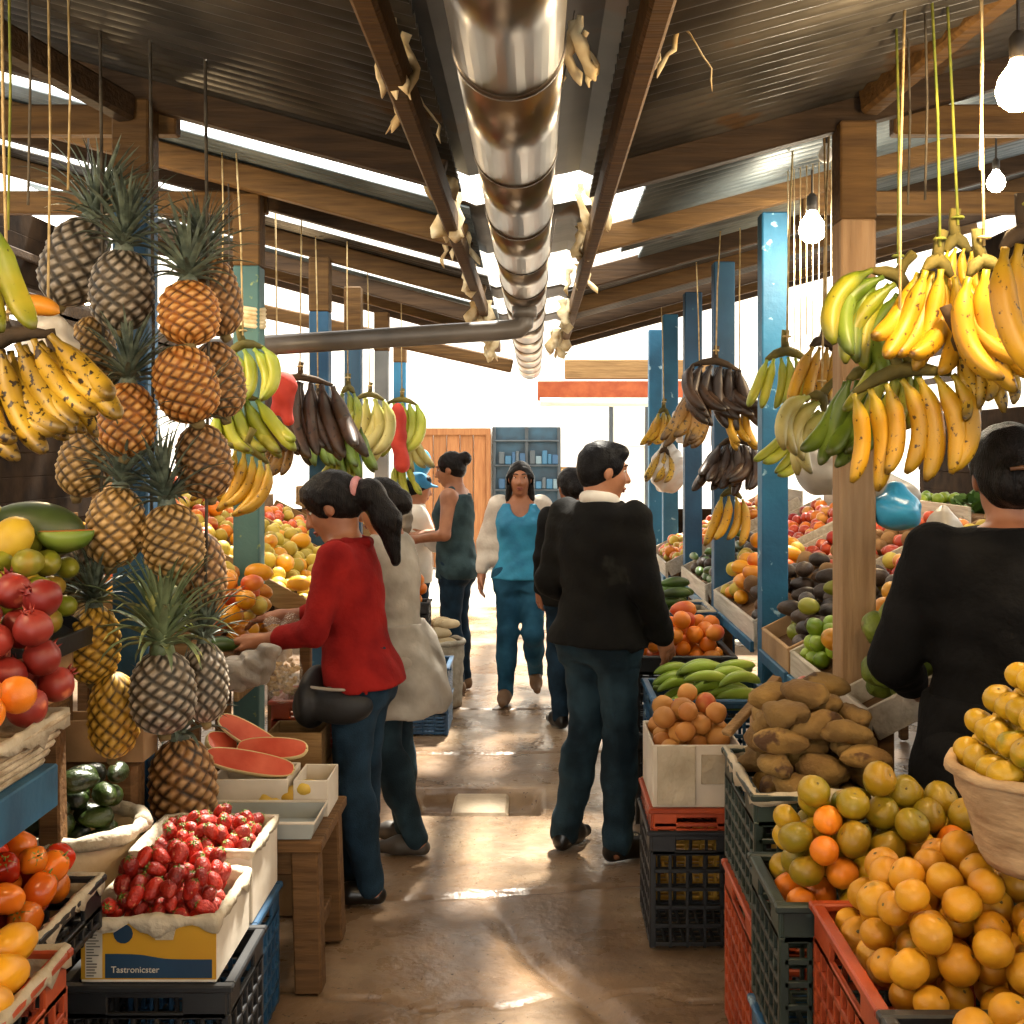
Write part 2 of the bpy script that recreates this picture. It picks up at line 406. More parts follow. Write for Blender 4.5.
o = MB().bar((-1.32, 3.9, 2.8), (-2.1, 2.2, 3.08), .07, .09).build('corner_brace', mWoodD); tag(o, 'dark diagonal roof brace in the top left corner above the ropes', 'brace')
o = MB().bar((1.08, 3.9, 2.82), (1.5, 2.6, 3.1), .07, .09).build('corner_brace', mWood); tag(o, 'orange brown diagonal roof brace above the bare wooden post', 'brace')
# posts
def post(x, y, mt, label, top=None, w_=.115, captop=True):
    zt = top or rz(abs(x))-.05
    t = thing('stall_post', label, 'post', (x, y, 0))
    if not captop: zt += .29
    MB().box((0, 0, (zt-.32)/2-.005), (w_, w_, zt-.31), ch=.006).build('shaft', mt, t)
    if not captop: return t
    o = MB().box((0, 0, zt-.16), (w_+.004, w_+.004, .32), ch=.006).build('bare_wood_head', mWood, t); o['label'] = 'unpainted wooden head of the post'
    return t
XL = -1.27
for i, (Y, mt, s) in enumerate(zip(LY, (mBlueD, mTeal, mBlueD, mBlueD, mGreyP, mBlue), ('dark blue painted post behind the hanging pineapples', 'faded green post with twine tied around it and bananas hung beside it', 'dark blue post behind the dark hanging bunch at the left stalls', 'slim dark blue post beside the hanging green bananas', 'grey post between the pale banana bunches on the left', 'bright blue post farthest along the left side'))):
    post(XL if i else -1.315, Y, mt, s)
for i, (Y, mt, s) in enumerate(zip(RY, (mWoodP, mBlue, mBlueD, mBlueD, mBlue, mBlue), ('bare unpainted wooden post in front of the right stalls', 'bright blue post with flaking paint, next behind the bare wooden post', 'blue post with dark brown bunches hung beside it on the right', 'dark blue post just behind the hanging brown bunches', 'blue post beside the white hanging bags', 'blue post farthest along the right side'))):
    post(1.05, Y, mt, s, captop=i == 0)
g = MB(); rr = random.Random(4)
for k in range(5): g.tube([(-1.27+.066*math.cos(a), 5.33+.066*math.sin(a), 2.24+k*.018+.006*math.sin(a*2)) for a in [j*2*math.pi/14 for j in range(15)]], .012, 6)
o = g.build('twine_wrap', mRag, smooth=True); tag(o, 'pale cloth twine wound round the faded green post', 'twine')
# duct
t = thing('steel_duct', 'big round galvanised steel duct hanging along the middle of the roof', 'duct', (-.052, 0, 2.5))
yy = [1.0]
while yy[-1] < 12: yy.append(yy[-1]+.8)
ys = [1.57+.8*k for k in range(14)]
for k in range(13):
    g = MB(); n = 40
    g.tube([(0, ys[k]-.01, 0), (0, ys[k+1]+.01, 0)], .108+.0016*(k % 2), n, cap=False, up=(0, 0, 1)); MBo = g.build('duct_section', mSteel, t, smooth=True); solid(MBo, .003)
    g = MB(); g.tube([(0, ys[k+1]-.012, 0), (0, ys[k+1]-.006, 0), (0, ys[k+1]+.006, 0), (0, ys[k+1]+.012, 0)], [.109, .1145, .1145, .109], n, up=(0, 0, 1)); g.build('seam_ring', mSeam, t, smooth=True)
for k in (1, 4, 7, 10):
    g = MB()
    for s in (-1, 1): g.bar((s*.112, ys[k]+.3, 0), (s*.14, ys[k]+.3, .17), .02, .003)
    g.build('hanger_strap', mSeam, t)
g = MB(); pth = [(-.052, 5.95, 2.37), (-.056, 5.95, 2.315), (-.085, 5.94, 2.29), (-.14, 5.93, 2.283), (-1.0, 5.9, 2.225), (-1.6, 5.88, 2.185)]
t = thing('branch_pipe', 'grey drain pipe elbowing off the duct towards the left stalls', 'pipe', (0, 0, 0))
g.tube(pth, .05, 18, up=(0, 1, 0)); g.build('pipe', mPipe, t, smooth=True)
MB().tube([(-.052, 5.95, 2.40), (-.052, 5.95, 2.345)], .062, 18).build('collar', mPipe, t, smooth=True)
# torn rags and fibre hanging along the valley beams
def rag(px, py, Y, L, w_, i, side):
    p = at(px, py, Y); g = MB(); r = random.Random(i)
    for k in range(r.randint(3, 5)):
        q = [Vector((r.uniform(-.04, .04), r.uniform(-.1, .1), 0))]; dx = r.uniform(-.25, .25)
        for j in range(7): q.append(q[-1]+Vector((dx*L/7+r.uniform(-.016, .016), r.uniform(-.022, .022), -L/7*r.uniform(.5, 1.1))))
        g.tube(q, [w_*r.uniform(.3, .9) for _ in q[:-1]]+[w_*.1], 5, sq=(1, .3))
    o = g.build('torn_rag', mRag, smooth=True, loc=p)
    tag(o, f'torn pale packing fibre dangling from the {side} valley beam, {ORD[i % 8]} one along from the camera', 'rag', f'rags on the {side} valley beam')
for i, a in enumerate(((385, 20, 2.7, .16, .012), (398, 75, 3.1, .14, .010), (432, 150, 4.2, .16, .02), (446, 190, 4.6, .2, .025), (452, 225, 5.3, .18, .022), (468, 262, 6.2, .16, .025), (482, 300, 7.4, .18, .03), (490, 335, 9, .2, .035))): rag(a[0], a[1], a[2], a[3]*1.25, a[4]*1.7, i, 'left')
for i, a in enumerate(((570, 18, 2.6, .13, .012), (668, 5, 2.8, .16, .006), (588, 185, 4.6, .16, .02), (580, 225, 5.3, .16, .022), (575, 265, 6.2, .15, .025), (565, 300, 7.4, .18, .03), (560, 330, 9, .2, .035))): rag(a[0], a[1], a[2], a[3]*1.25, a[4]*1.7, i, 'right')
# outer walls of the hall: plank walls with a bright gap under the eaves
for side, nm in ((-1, 'left'), (1, 'right')):
    g = MB(); r = random.Random(3+side)
    for k in [0,1,2,3,4,5,6,7,8,9,10,11,16,17,18,19]: g.box((side*(3.5+r.uniform(-.01, .01)), 2.2, .1+k*.165), (.03, 17.4, .166))
    struct(g.build(f'wall_{nm}', mDark))
    for j, z in enumerate((2.28, 2.52, 2.76, 3.0)):
        o = MB().box((side*3.45, 5.6, z), (.04, 13, .055)).build(f'trim_{j+1+(4 if side > 0 else 0)}', mWoodD); struct(o)
for side, nm in ((-1, 'left'), (1, 'right')):
    g = MB()
    for k in range(7): g.box((side*2.3, 10.62, .09+k*.165), (2.4, .03, .166))
    struct(g.build(f'wall_far_{nm}', mDark))
# ------------------------------------------------------------------ the bright street at the end
def bx(name, c, d, mat_, par=None): return MB().box(c, d, ch=.01).build(name, mat_, par)
struct(bx('wall_end', (0, 17.33, 2.5), (14, .3, 5.4), mWhite))
mOrange = M('orange_brick_paint', '#8e3e1c', '#a8562c', .8, 8, .3, 20)
t = thing('wooden_doorway', 'orange brown wooden doorway in the white wall across the street', 'doorway', (-1.16, 17.06, 0))
mDoor = wood('orange_door_wood', '#744628', '#93663e', axis=2)
for k in range(5): bx('door_leaf', (-.38+k*.19, 0, .95), (.18, .05, 1.9), mDoor, t)
bx('lintel', (0, -.02, 1.93), (1.06, .1, .1), mDoor, t); bx('jamb', (-.5, -.02, .95), (.07, .1, 1.9), mDoor, t); bx('jamb', (.5, -.02, .95), (.07, .1, 1.9), mDoor, t)
t = thing('glass_shopfront', 'dark blue glazed shop door with shelves, behind the woman in blue', 'shop door', (-.12, 17.1, 0))
mTealD = M('shop_teal', '#0e2632', '#173a4a', .4, 5); mShelfB = M('shop_shelf', '#1e2428', '#30383c', .5, 6)
bx('back_panel', (0, .04, 1.0), (.96, .03, 2.0), mTealD, t)
for x in (-.46, 0, .46): bx('mullion', (x, -.02, 1.0), (.05, .06, 2.0), mShelfB, t)
for z in (.4, .75, 1.1, 1.45, 1.8): bx('shelf', (0, -.02, z), (.92, .09, .03), mShelfB, t)
r = random.Random(5)
mG = [M('goods_%d' % i, c, c, .5) for i, c in enumerate(('#1f4a62', '#56686e', '#343c40', '#163a55'))]
for z in (.42, .77, 1.12, 1.47):
    x = -.4
    while x < .38:
        wd = r.uniform(.05, .1); h_ = r.uniform(.1, .22)
        if abs(x+wd/2) > .05: tag(bx('packet', (-.12+x+wd/2, 17.07, z+h_/2), (wd*.9, .07, h_), r.choice(mG)), 'small packet on a shelf of the dark glazed shop door', 'packet', 'packets in the shop door')
        x += wd
t = thing('picture_panel', 'small orange and brown poster on the white wall behind the hidden person', 'poster', (.58, 17.13, 1.15))
bx('board', (0, 0, 0), (.42, .03, .5), M('poster_orange', '#c8793a', '#e8c08a', .6, 6, lo=.45, hi=.55), t); bx('frame', (0, .012, 0), (.48, .02, .56), mPlank, t)
for x, l in ((3.95, 'thin drainpipe on the white wall at the street end, nearer the orange fascia edge'), (4.95, 'thin drainpipe on the white wall at the street end, nearer the blue posts')):
    pass
t = thing('panel_door', 'pale panelled door in the white street wall right of the man', 'door', (1.34, 17.12, 0))
mPale = M('pale_door', '#c9c4b8', '#d8d4ca', .7, 4)
bx('leaf', (0, 0, 1.15), (.46, .05, 2.3), mPale, t)
for x in (-.26, .26): bx('jamb', (x, -.02, 1.17), (.05, .1, 2.34), mShelfB, t)
bx('rail', (0, -.04, 1.75), (.46, .04, .06), mPale, t)
# fascia of the opposite bay with a white gutter
t = thing('brick_fascia', 'orange brick fascia above the street end on the right', 'fascia', (.95, 12.2, 2.3))
bx('orange_board', (-.05, 0, -.02), (1.75, .08, .2), mOrange, t); bx('plank_board', (.1, .02, .2), (1.5, .06, .2), mPlank, t)
g = MB(); g.tube([(.05, 12.05, 2.16), (1.9, 12.05, 2.16)], .045, 12); tag(g.build('white_gutter', mWhite, smooth=True), 'white gutter pipe under the orange brick fascia', 'gutter')
o = MB().bar((-2.6, 10.56, 2.95), (-.2, 10.56, 2.42), .07, .12).build('end_rafter', mWood); tag(o, 'end rafter at the far left mouth of the hall', 'rafter')
# bulbs
mGlow = emit('warm_bulb_glass', '#ffd9a0', 60); mGlowW = emit('white_bulb_glass', '#fff3dc', 40); mSock = M('bulb_socket', '#2a2622', '#3a342e', .5)
def bulb(px, py, Y, rad, label, power, mat_=None, ztop=None, col=(1, .72, .4)):
    p = at(px, py, Y); t = thing('light_bulb', label, 'lamp', p)
    pr = [(.3*rad, rad*1.5), (.45*rad, rad*1.15), (.85*rad, rad*.6), (rad, 0), (.85*rad, -.55*rad), (.45*rad, -.9*rad), (.05*rad, -rad)]
    MB().lathe(pr[::-1], 16).build('glass_bulb', mat_ or mGlow, t, smooth=True)
    MB().lathe([(.34*rad, rad*1.4), (.4*rad, rad*1.5), (.4*rad, rad*2.4), (.2*rad, rad*2.7)], 12).build('socket', mSock, t, smooth=True)
    zt = (ztop or rz(abs(p.x)))-p.z
    MB().tube([(0, 0, rad*2.6), (0, 0, zt)], .004, 5).build('cord', mSock, t)
    if power: lamp('bulb_light', p-Vector((0, 0, rad+.07)), power, col)
bulb(1018, 90, 2.75, .05, 'glowing warm bulb at the top right above the yellow bananas', BULB)
bulb(812, 230, 4.9, .055, 'glowing white bulb between the blue post and the bare wooden post', BULB*.6, mGlowW, col=(1, .85, .62))
bulb(996, 183, 4.6, .035, 'small glowing bulb farther back over the right stall', BULB*.4, mGlowW, col=(1, .8, .55))
bulb(826, 155, 4.5, .03, 'small unlit bulb high beside the bare wooden post', 0, M('frosted_glass', '#d8d4cc', '#e8e4dc', .3))
for i, (x, y, z) in enumerate(((-1.7, 2.2, 2.35), (-1.75, 4.7, 2.3), (1.75, 6.2, 2.3), (-1.8, 7.3, 2.3), (.75, 1.5, 2.35), (-.6, 1.3, 2.4))):  # extra bulbs, not seen, added to light the stalls and fruit warmly
    bx_ = Vector((x, y, z)); px = HX+x*F/y; py = HY-(z-CZ)*F/y
    bulb(px, py, y, .04, ('added warm bulb out of frame over the near left table', 'added warm bulb behind the pineapples over the left stall', 'added warm bulb over the far part of the right stall', 'added warm bulb over the far part of the left stall', 'added warm bulb, unseen, above the orange crates', 'added warm bulb, unseen, high over the aisle')[i], BULB*(.8, .5, .5, .5, .7, .6)[i])
# ------------------------------------------------------------------ fruit
PROT = {}
def nz(p, s, a): return a*mnoise.noise((p[0]*s, p[1]*s, p[2]*s))
def orb_mesh(name, mat_, r, sq=1., seed=0, amp=.03, dimple=.12, lobes=0, nu=20, nv=12, top=None, neck=0., berry=False):
    g = MB(); prof = []
    for i in range(nv+1):
        t = math.pi*i/nv; rr = math.sin(t)*r; z = -math.cos(t)*r*sq
        z -= dimple*r*math.exp(-((math.pi-t)/.35)**2)-(.5*dimple*r*math.exp(-(t/.3)**2))
        if neck: rr *= 1-neck*max(0, (i/nv-.45))*1.4; z *= 1+.25*neck*(i/nv)
        if berry: rr *= .55+.5*(i/nv)**.7; z *= 1.1
        prof.append((max(rr, r*.004), z))
    def fn(th, i, rr, z):
        k = 1+amp*mnoise.noise((math.cos(th)*1.3+seed, math.sin(th)*1.3, z/r*1.2+seed*3))*2
        if lobes: k *= 1+.07*math.cos(lobes*th)*math.sin(math.pi*i/nv)
        return rr*k
    g.lathe(prof, nu, fn=fn)
    return g
def long_mesh(L, r, bend=.0, prof=None, n=10, rings=14, seed=0, amp=.05, curve2=0.):
    """a fruit lying along x, centred, bent sideways/upwards"""
    g = MB(); path = []; rad = []
    for i in range(rings+1):
        t = i/rings; x = (t-.5)*L
        path.append((x, 0, bend*(1-(2*t-1)**2)))
        p = prof(t) if prof else math.sqrt(max(0, 1-(2*t-1)**2))
        rad.append(max(r*.06, r*p*(1+amp*mnoise.noise((t*4, seed, 1)))))
    g.tube(path, rad, n, up=(0, 0, 1), ts=[max(.001, i/rings) for i in range(rings+1)])
    return g
def lump_mesh(L, r, seed, knobs=3):
    g = MB(); rr = random.Random(seed)
    ks = [(Vector((rr.uniform(-1, 1), rr.uniform(-1, 1), rr.uniform(-.6, 1))).normalized(), rr.uniform(.15, .4)) for _ in range(knobs)]
    nu, nv = 18, 12; prof = [(max(.01, math.sin(math.pi*i/nv)), -math.cos(math.pi*i/nv)) for i in range(nv+1)]
    vs = []; 
    g.lathe(prof, nu)
    out = []
    for v in g.v:
        d = Vector(v).normalized(); k = 1+.22*mnoise.noise(d*1.4+Vector((seed, 0, 0)))+.07*mnoise.noise(d*4+Vector((0, seed, 0)))
        for kd, ka in ks: k += ka*max(0, d.dot(kd)-.62)*3.2
        out.append((d.x*r*k, d.y*r*k, d.z*L/2*k))
    g.v = [(z, y, x) for x, y, z in out]; g.f = [f[::-1] for f in g.f]
    return g
mStem = M('dry_stem', '#5a4a2a', '#7a6a40', .8)
mStemG = M('green_stem', '#4a6a24', '#6a8a34', .7)
def stem_mesh(r, z, kind='button'):
    g = MB()
    if kind == 'button': g.lathe([(r*.11, z-.002), (r*.12, z+r*.03), (r*.05, z+r*.06)], 6)
    else:
        for k in range(6):
            a = k*math.pi/3; d = Vector((math.cos(a), math.sin(a), 0)); s_ = Vector((-math.sin(a), math.cos(a), 0))
            g.add([d*r*.1+s_*r*.14+Vector((0, 0, z+.001)), d*r*.1-s_*r*.14+Vector((0, 0, z+.001)), d*r*.75+Vector((0, 0, z-r*.12)), d*r*.4+Vector((0, 0, z+r*.12))], [(0, 1, 3), (1, 2, 3), (2, 0, 3), (0, 2, 1)])
        g.tube([(0, 0, z), (r*.1, 0, z+r*.4)], [r*.07, r*.05], 5)
    return g
def kind(name, mat_, variants, spheres, cat, stems=None, obj=None):
    """variants: list of MB; spheres: [(x,y,z,r)]"""
    PROT[name] = dict(me=[v.mesh(obj or name, mat_) for v in variants], sph=spheres, cat=cat, nm=obj or name,
                      st=[s.mesh('stem', mStem if stems != 'leaf' else mStemG) for s in (stem_mesh(spheres[0][3], variants[0].v[-1][2]-.001, 'leaf' if stems == 'leaf' else 'button'),)] if stems else None)
mOr = M('orange_peel', '#b8780e', '#d49a22', .42, 4, .12, 260, rnd=.14, attr=None, spots=('#a07a10', .64, 9))
mMan = M('mandarin_peel', '#7e7414', '#b0861a', .38, 5, .12, 230, rnd=.2, spots=('#70700e', .6, 7))
mManY = M('yellow_mandarin_peel', '#a8860e', '#c79c1c', .4, 5, .12, 230, rnd=.14, spots=('#8a7d12', .62, 7))
mOrB = M('bright_orange_peel', '#d0680c', '#ea8a1c', .42, 4, .12, 260, rnd=.1)
kind('orange', mOr, [orb_mesh('o', mOr, .043, .94, s, .02, .13) for s in range(3)], [(0, 0, 0, .042)], 'orange', 'b')
kind('mandarin', mMan, [orb_mesh('m', mMan, .043, .88, s+5, .03, .18) for s in range(3)], [(0, 0, 0, .041)], 'mandarin', 'b')
kind('yellow_mandarin', mManY, [orb_mesh('y', mManY, .04, .86, s+9, .02, .15) for s in range(2)], [(0, 0, 0, .038)], 'mandarin', 'b', 'mandarin')
kind('bright_orange', mOrB, [orb_mesh('o', mOrB, .04, .95, s+2, .02, .1) for s in range(2)], [(0, 0, 0, .039)], 'orange', None, 'orange')
mStr = M('strawberry_skin', '#86120a', '#b42a16', .38, 30, .5, 160, rnd=.35, spots=('#c88a60', .66, 90))
kind('strawberry', mStr, [orb_mesh('s', mStr, .02, 1.2, s, .12, .1, nu=12, nv=9, berry=True) for s in range(3)], [(0, 0, 0, .018)], 'strawberry', 'leaf')
mTom = M('red_pepper_skin', '#9c1a08', '#c9380e', .25, 4, 0, rnd=.25, spots=('#d86a18', .6, 5))
mPepO = M('orange_pepper_skin', '#c2520e', '#dc7a1c', .25, 4, 0, rnd=.2, spots=('#b02c0c', .6, 6))
kind('red_pepper', mTom, [orb_mesh('p', mTom, .033, 1.15, s, .05, .2, 4) for s in range(2)], [(0, 0, 0, .033)], 'pepper', 'leaf', 'pepper')
kind('orange_pepper', mPepO, [orb_mesh('p', mPepO, .034, 1.2, s+4, .05, .2, 4) for s in range(2)], [(0, 0, 0, .034)], 'pepper', 'leaf', 'pepper')
mPom = M('pomegranate_skin', '#701812', '#983226', .45, 5, .05, rnd=.2, spots=('#c8704a', .64, 8))
def pom(s):
    g = orb_mesh('p', mPom, .045, .95, s, .05, -.1)
    for k in range(6):
        a = k*math.pi/3; c, s_ = math.cos(a), math.sin(a)
        g.add([(.010*c-.006*s_, .010*s_+.006*c, .04), (.010*c+.006*s_, .010*s_-.006*c, .04), (.018*c, .018*s_, .062), (.008*c, .008*s_, .045)], [(0, 1, 2), (0, 2, 3), (1, 3, 2), (0, 3, 1)])
    return g
kind('pomegranate', mPom, [pom(s) for s in range(2)], [(0, 0, 0, .045)], 'pomegranate')
mMgY = M('yellow_mango_skin', '#d08a10', '#eaa41e', .35, 4, .03, rnd=.1, spots=('#c86a10', .64, 5))
mMgG = M('green_mango_skin', '#6a7418', '#93882a', .42, 5, .04, rnd=.22, spots=('#a0802c', .58, 5))
mMgR = M('red_mango_skin', '#b8441a', '#d98a24', .4, 4, .03, rnd=.2, lo=.42, hi=.58)
mangop = lambda t: math.sqrt(max(0, 1-(2*t-1)**2))*(1.12-.32*t)
def mg(L, r, s): return long_mesh(L, r, .006, mangop, 12, 12, s)
SM = lambda L, r: [(-L*.26, 0, 0, r*.9), (0, 0, .002, r*.98), (L*.26, 0, 0, r*.78)]
kind('yellow_mango', mMgY, [mg(.125, .043, s) for s in range(2)], SM(.125, .043), 'mango', obj='mango')
kind('green_mango', mMgG, [mg(.105, .037, s+3) for s in range(3)], SM(.105, .037), 'mango', obj='mango')
kind('red_mango', mMgR, [mg(.115, .04, s+6) for s in range(2)], SM(.115, .04), 'mango', obj='mango')
mSap = M('sapote_skin', '#6a4a2c', '#947044', .8, 8, .25, 120, rnd=.2)
kind('sapote', mSap, [orb_mesh('s', mSap, .042, .95, s, .06, -.05) for s in range(2)], [(0, 0, 0, .042)], 'sapote')
mYMel = M('yellow_melon_skin', '#b08e14', '#caa82c', .5, 6, .1, rnd=.1)
kind('melon', mYMel, [long_mesh(.19, .068, 0, None, 14, 14, 1)], SM(.19, .068), 'melon')
mPapG = M('green_papaya_skin', '#22301a', '#4a5a22', .45, 4, .05, rnd=.1)
kind('papaya', mPapG, [long_mesh(.26, .075, .01, lambda t: math.sqrt(max(0, 1-(2*t-1)**2))*(.8+.3*t), 14, 16, 2)], SM(.26, .072), 'papaya')
mAvo = M('avocado_skin', '#10160c', '#2c3c14', .3, 10, .3, 110, rnd=.4, spots=('#5e8a1c', .63, 4))
kind('avocado', mAvo, [long_mesh(.105, .036, 0, lambda t: math.sqrt(max(0, 1-(2*t-1)**2))*(1.15-.5*t), 12, 12, s) for s in range(3)], SM(.105, .035), 'avocado')
mAvoD = M('dark_fruit_skin', '#241a14', '#463426', .5, 8, .25, 100, rnd=.3)
kind('dark_avocado', mAvoD, [long_mesh(.115, .036, .003, lambda t: math.sqrt(max(0, 1-(2*t-1)**2))*(1.1-.3*t), 12, 12, s) for s in range(2)], SM(.115, .036), 'avocado', obj='avocado')
mLime = M('lime_skin', '#5e7e12', '#92a82a', .4, 6, .1, 200, rnd=.2)
kind('lime', mLime, [orb_mesh('l', mLime, .031, 1.05, s, .02, -.1, nu=14, nv=10) for s in range(2)], [(0, 0, 0, .031)], 'lime')
mGua = M('pale_guava_skin', '#a8902c', '#cdb648', .5, 6, .05, rnd=.14, spots=('#b8742c', .63, 5))
kind('guava', mGua, [orb_mesh('g', mGua, .036, 1.08, s, .04, .02, nu=14, nv=10) for s in range(2)], [(0, 0, 0, .036)], 'guava')
mApp = M('red_apple_skin', '#9c1c14', '#cc5a34', .3, 4, 0, rnd=.2, spots=('#d89a4a', .58, 4))
kind('apple', mApp, [orb_mesh('a', mApp, .038, .92, s, .03, .3, nu=16, nv=10) for s in range(2)], [(0, 0, 0, .037)], 'apple')
mToR = M('tomato_skin', '#b03414', '#d4602a', .3, 4, 0, rnd=.18)
kind('tomato', mToR, [orb_mesh('a', mToR, .034, .88, s+3, .04, .2, 5, nu=16, nv=10) for s in range(2)], [(0, 0, 0, .033)], 'tomato')
mChe = M('green_cherimoya_skin', '#4a5a18', '#748228', .55, 18, .6, 50, rnd=.22, spots=('#8a5a2a', .64, 6))
kind('cherimoya', mChe, [orb_mesh('c', mChe, .048, 1.1, s, .1, .15, nu=18, nv=12, neck=.25) for s in range(3)], [(0, 0, 0, .047)], 'cherimoya')
mCuc = M('cucumber_skin', '#64801c', '#93a838', .4, 6, .15, 60, rnd=.2, attr=[(0, '#3e5a10'), (.45, '#8ca436'), (.8, '#aab848'), (1, '#5a7a18')])
cucp = lambda t: min(1, (max(0, math.sin(math.pi*t)))**.45)*(.86+.2*t)
kind('cucumber', mCuc, [long_mesh(.2, .024, b, cucp, 10, 14, s) for s, b in enumerate((.02, .035, .01))], [(-.07, 0, 0, .022), (-.035, 0, .008, .023), (0, 0, .012, .023), (.035, 0, .008, .023), (.07, 0, 0, .022)], 'cucumber')
kind('green_squash', M('dark_squash_skin', '#2c3f14', '#50702a', .4, 6, .1, rnd=.2), [long_mesh(.17, .028, .012, cucp, 10, 12, s) for s in range(2)], [(-.055, 0, 0, .026), (0, 0, .006, .027), (.055, 0, 0, .026)], 'squash', obj='squash')
mPot = M('ginger_skin', '#6a4e26', '#94743c', .85, 7, .5, 70, rnd=.22, spots=('#4a3018', .62, 9))
kind('ginger_root', mPot, [lump_mesh(.115, .032, s, 7) for s in range(6)], [(-.03, 0, 0, .033), (0, 0, 0, .036), (.03, 0, 0, .033)], 'root')
mPea = M('peach_skin', '#a8682c', '#cd9246', .6, 5, .1, rnd=.2, spots=('#b05028', .6, 4))
kind('peach', mPea, [orb_mesh('p', mPea, .038, .96, s, .04, .1, nu=16, nv=10) for s in range(2)], [(0, 0, 0, .037)], 'peach')
mTub = M('pale_tuber_skin', '#b39a72', '#d8c49c', .8, 6, .2, rnd=.12)
kind('pale_tuber', mTub, [long_mesh(.16, .034, .01, None, 10, 12, s) for s in range(2)], SM(.16, .033), 'tuber', obj='tuber')
# greens: every head of lettuce-like leaf a lumpy rosette
mLeaf = M('leafy_green', '#1c3a12', '#4a6e22', .55, 10, .3, 40, rnd=.3)
def rosette(r, s):
    g = MB(); q = random.Random(s)
    for k in range(34):
        a = q.uniform(0, 6.28); e = q.uniform(.1, 1.4); L = r*q.uniform(.6, 1.1); w_ = r*q.uniform(.2, .36)
        d = Vector((math.cos(a)*math.cos(e), math.sin(a)*math.cos(e), math.sin(e))); sd = Vector((-math.sin(a), math.cos(a), 0)); up = sd.cross(d)
        base = d*r*.1; tw = q.uniform(-.6, .6)
        pts = []
        for j, (f, ww) in enumerate(((0, .3), (.4, 1), (.75, .9), (1, .15))):
            c = base+d*L*f-up*(-.25*L*f*f); pts += [c+sd*w_*ww+up*w_*tw*ww, c+up*(-.12*w_), c-sd*w_*ww-up*w_*tw*ww]
        g.add(pts, [(j*3+i, j*3+i+1, j*3+i+4, j*3+i+3) for j in range(3) for i in (0, 1)])
    return g
kind('leafy_greens', mLeaf, [rosette(.075, s) for s in range(3)], [(0, 0, .035, .036)], 'greens')

LABN = {}
def place(k, loc, rot, sc_=1., label='', group=None, v=None, i=0, cat=None):
    P = PROT[k]; vi = (i if v is None else v) % len(P['me'])
    o = link(P['nm'], P['me'][vi], None, loc, rot, sc_)
    tag(o, label, cat or P['cat'], group)
    if P['st']: link('stem', P['st'][0], o)
    return o
def pile(kinds, x0, x1, y0, y1, zb, n, label, group, seed=0, mound=.0, tries=40, yaw=None, tilt=.5, poly=None, smin_=.9, smax=1.1, long_roll=True, zmax=None):
    """drop fruit one after another where it comes to rest lowest; zb(x,y) is the bed. kinds: a name or [(name, weight)]"""
    r = random.Random(seed); S = np.zeros((0, 4)); zf = zb if callable(zb) else (lambda x, y: zb)
    ks = [(kinds, 1)] if isinstance(kinds, str) else kinds
    out = []
    for i in range(n):
        k = r.choices([a for a, _ in ks], [b for _, b in ks])[0]; P = PROT[k]; s = r.uniform(smin_, smax)
        f = 1; cx, cy = (x0+x1)/2, (y0+y1)/2; hx, hy = (x1-x0)/2*f, (y1-y0)/2*f
        best = None
        for _ in range(tries):
            ya = r.uniform(0, 6.28) if yaw is None else yaw+r.uniform(-.35, .35)
            c, sn = math.cos(ya), math.sin(ya)
            sp = [(a*c-b*sn, a*sn+b*c, e, q) for a, b, e, q in ((a*s, b*s, e*s, q*s) for a, b, e, q in P['sph'])]
            ex = max(abs(a)+q for a, b, e, q in sp); ey = max(abs(b)+q for a, b, e, q in sp)
            if ex > hx or ey > hy:
                ax_, ay_ = cx+r.uniform(-1, 1)*max(0, hx-ex), cy+r.uniform(-1, 1)*max(0, hy-ey)
            else: ax_, ay_ = cx+r.uniform(-1, 1)*(hx-ex), cy+r.uniform(-1, 1)*(hy-ey)
            if poly and not poly(ax_, ay_): continue
            z = -9
            for a, b, e, q in sp:
                X, Y = ax_+a, ay_+b; z = max(z, zf(X, Y)+q-e)
                if len(S):
                    d2 = (S[:, 0]-X)**2+(S[:, 1]-Y)**2; R2 = (S[:, 3]+q)**2; mk = d2 < R2
                    if mk.any(): z = max(z, float((S[mk, 2]+np.sqrt(R2[mk]-d2[mk])).max())-e)
            sco = z-.0*zf(ax_, ay_) if not callable(zb) else z-zf(ax_, ay_)
            wt = sco+mound*.28*(((ax_-cx)/hx)**2+((ay_-cy)/hy)**2)
            if best is None or wt < best[0]: best = (wt, ax_, ay_, z, ya, sp)
        if best is None: continue
        sco, X, Y, z, ya, sp = best
        if zmax is not None and sco > zmax: continue
        S = np.vstack([S, [(X+a, Y+b, z+e, q*.985) for a, b, e, q in sp]])
        if len(P['sph']) == 1: rot = (r.uniform(-tilt*2, tilt*2), r.uniform(-tilt*2, tilt*2), ya)
        else: rot = (0, 0, ya)
        out.append(place(k, (X, Y, z), rot, s, label if isinstance(label, str) else label[k], group if isinstance(group, str) else group[k], i=r.randrange(9)))
    return out
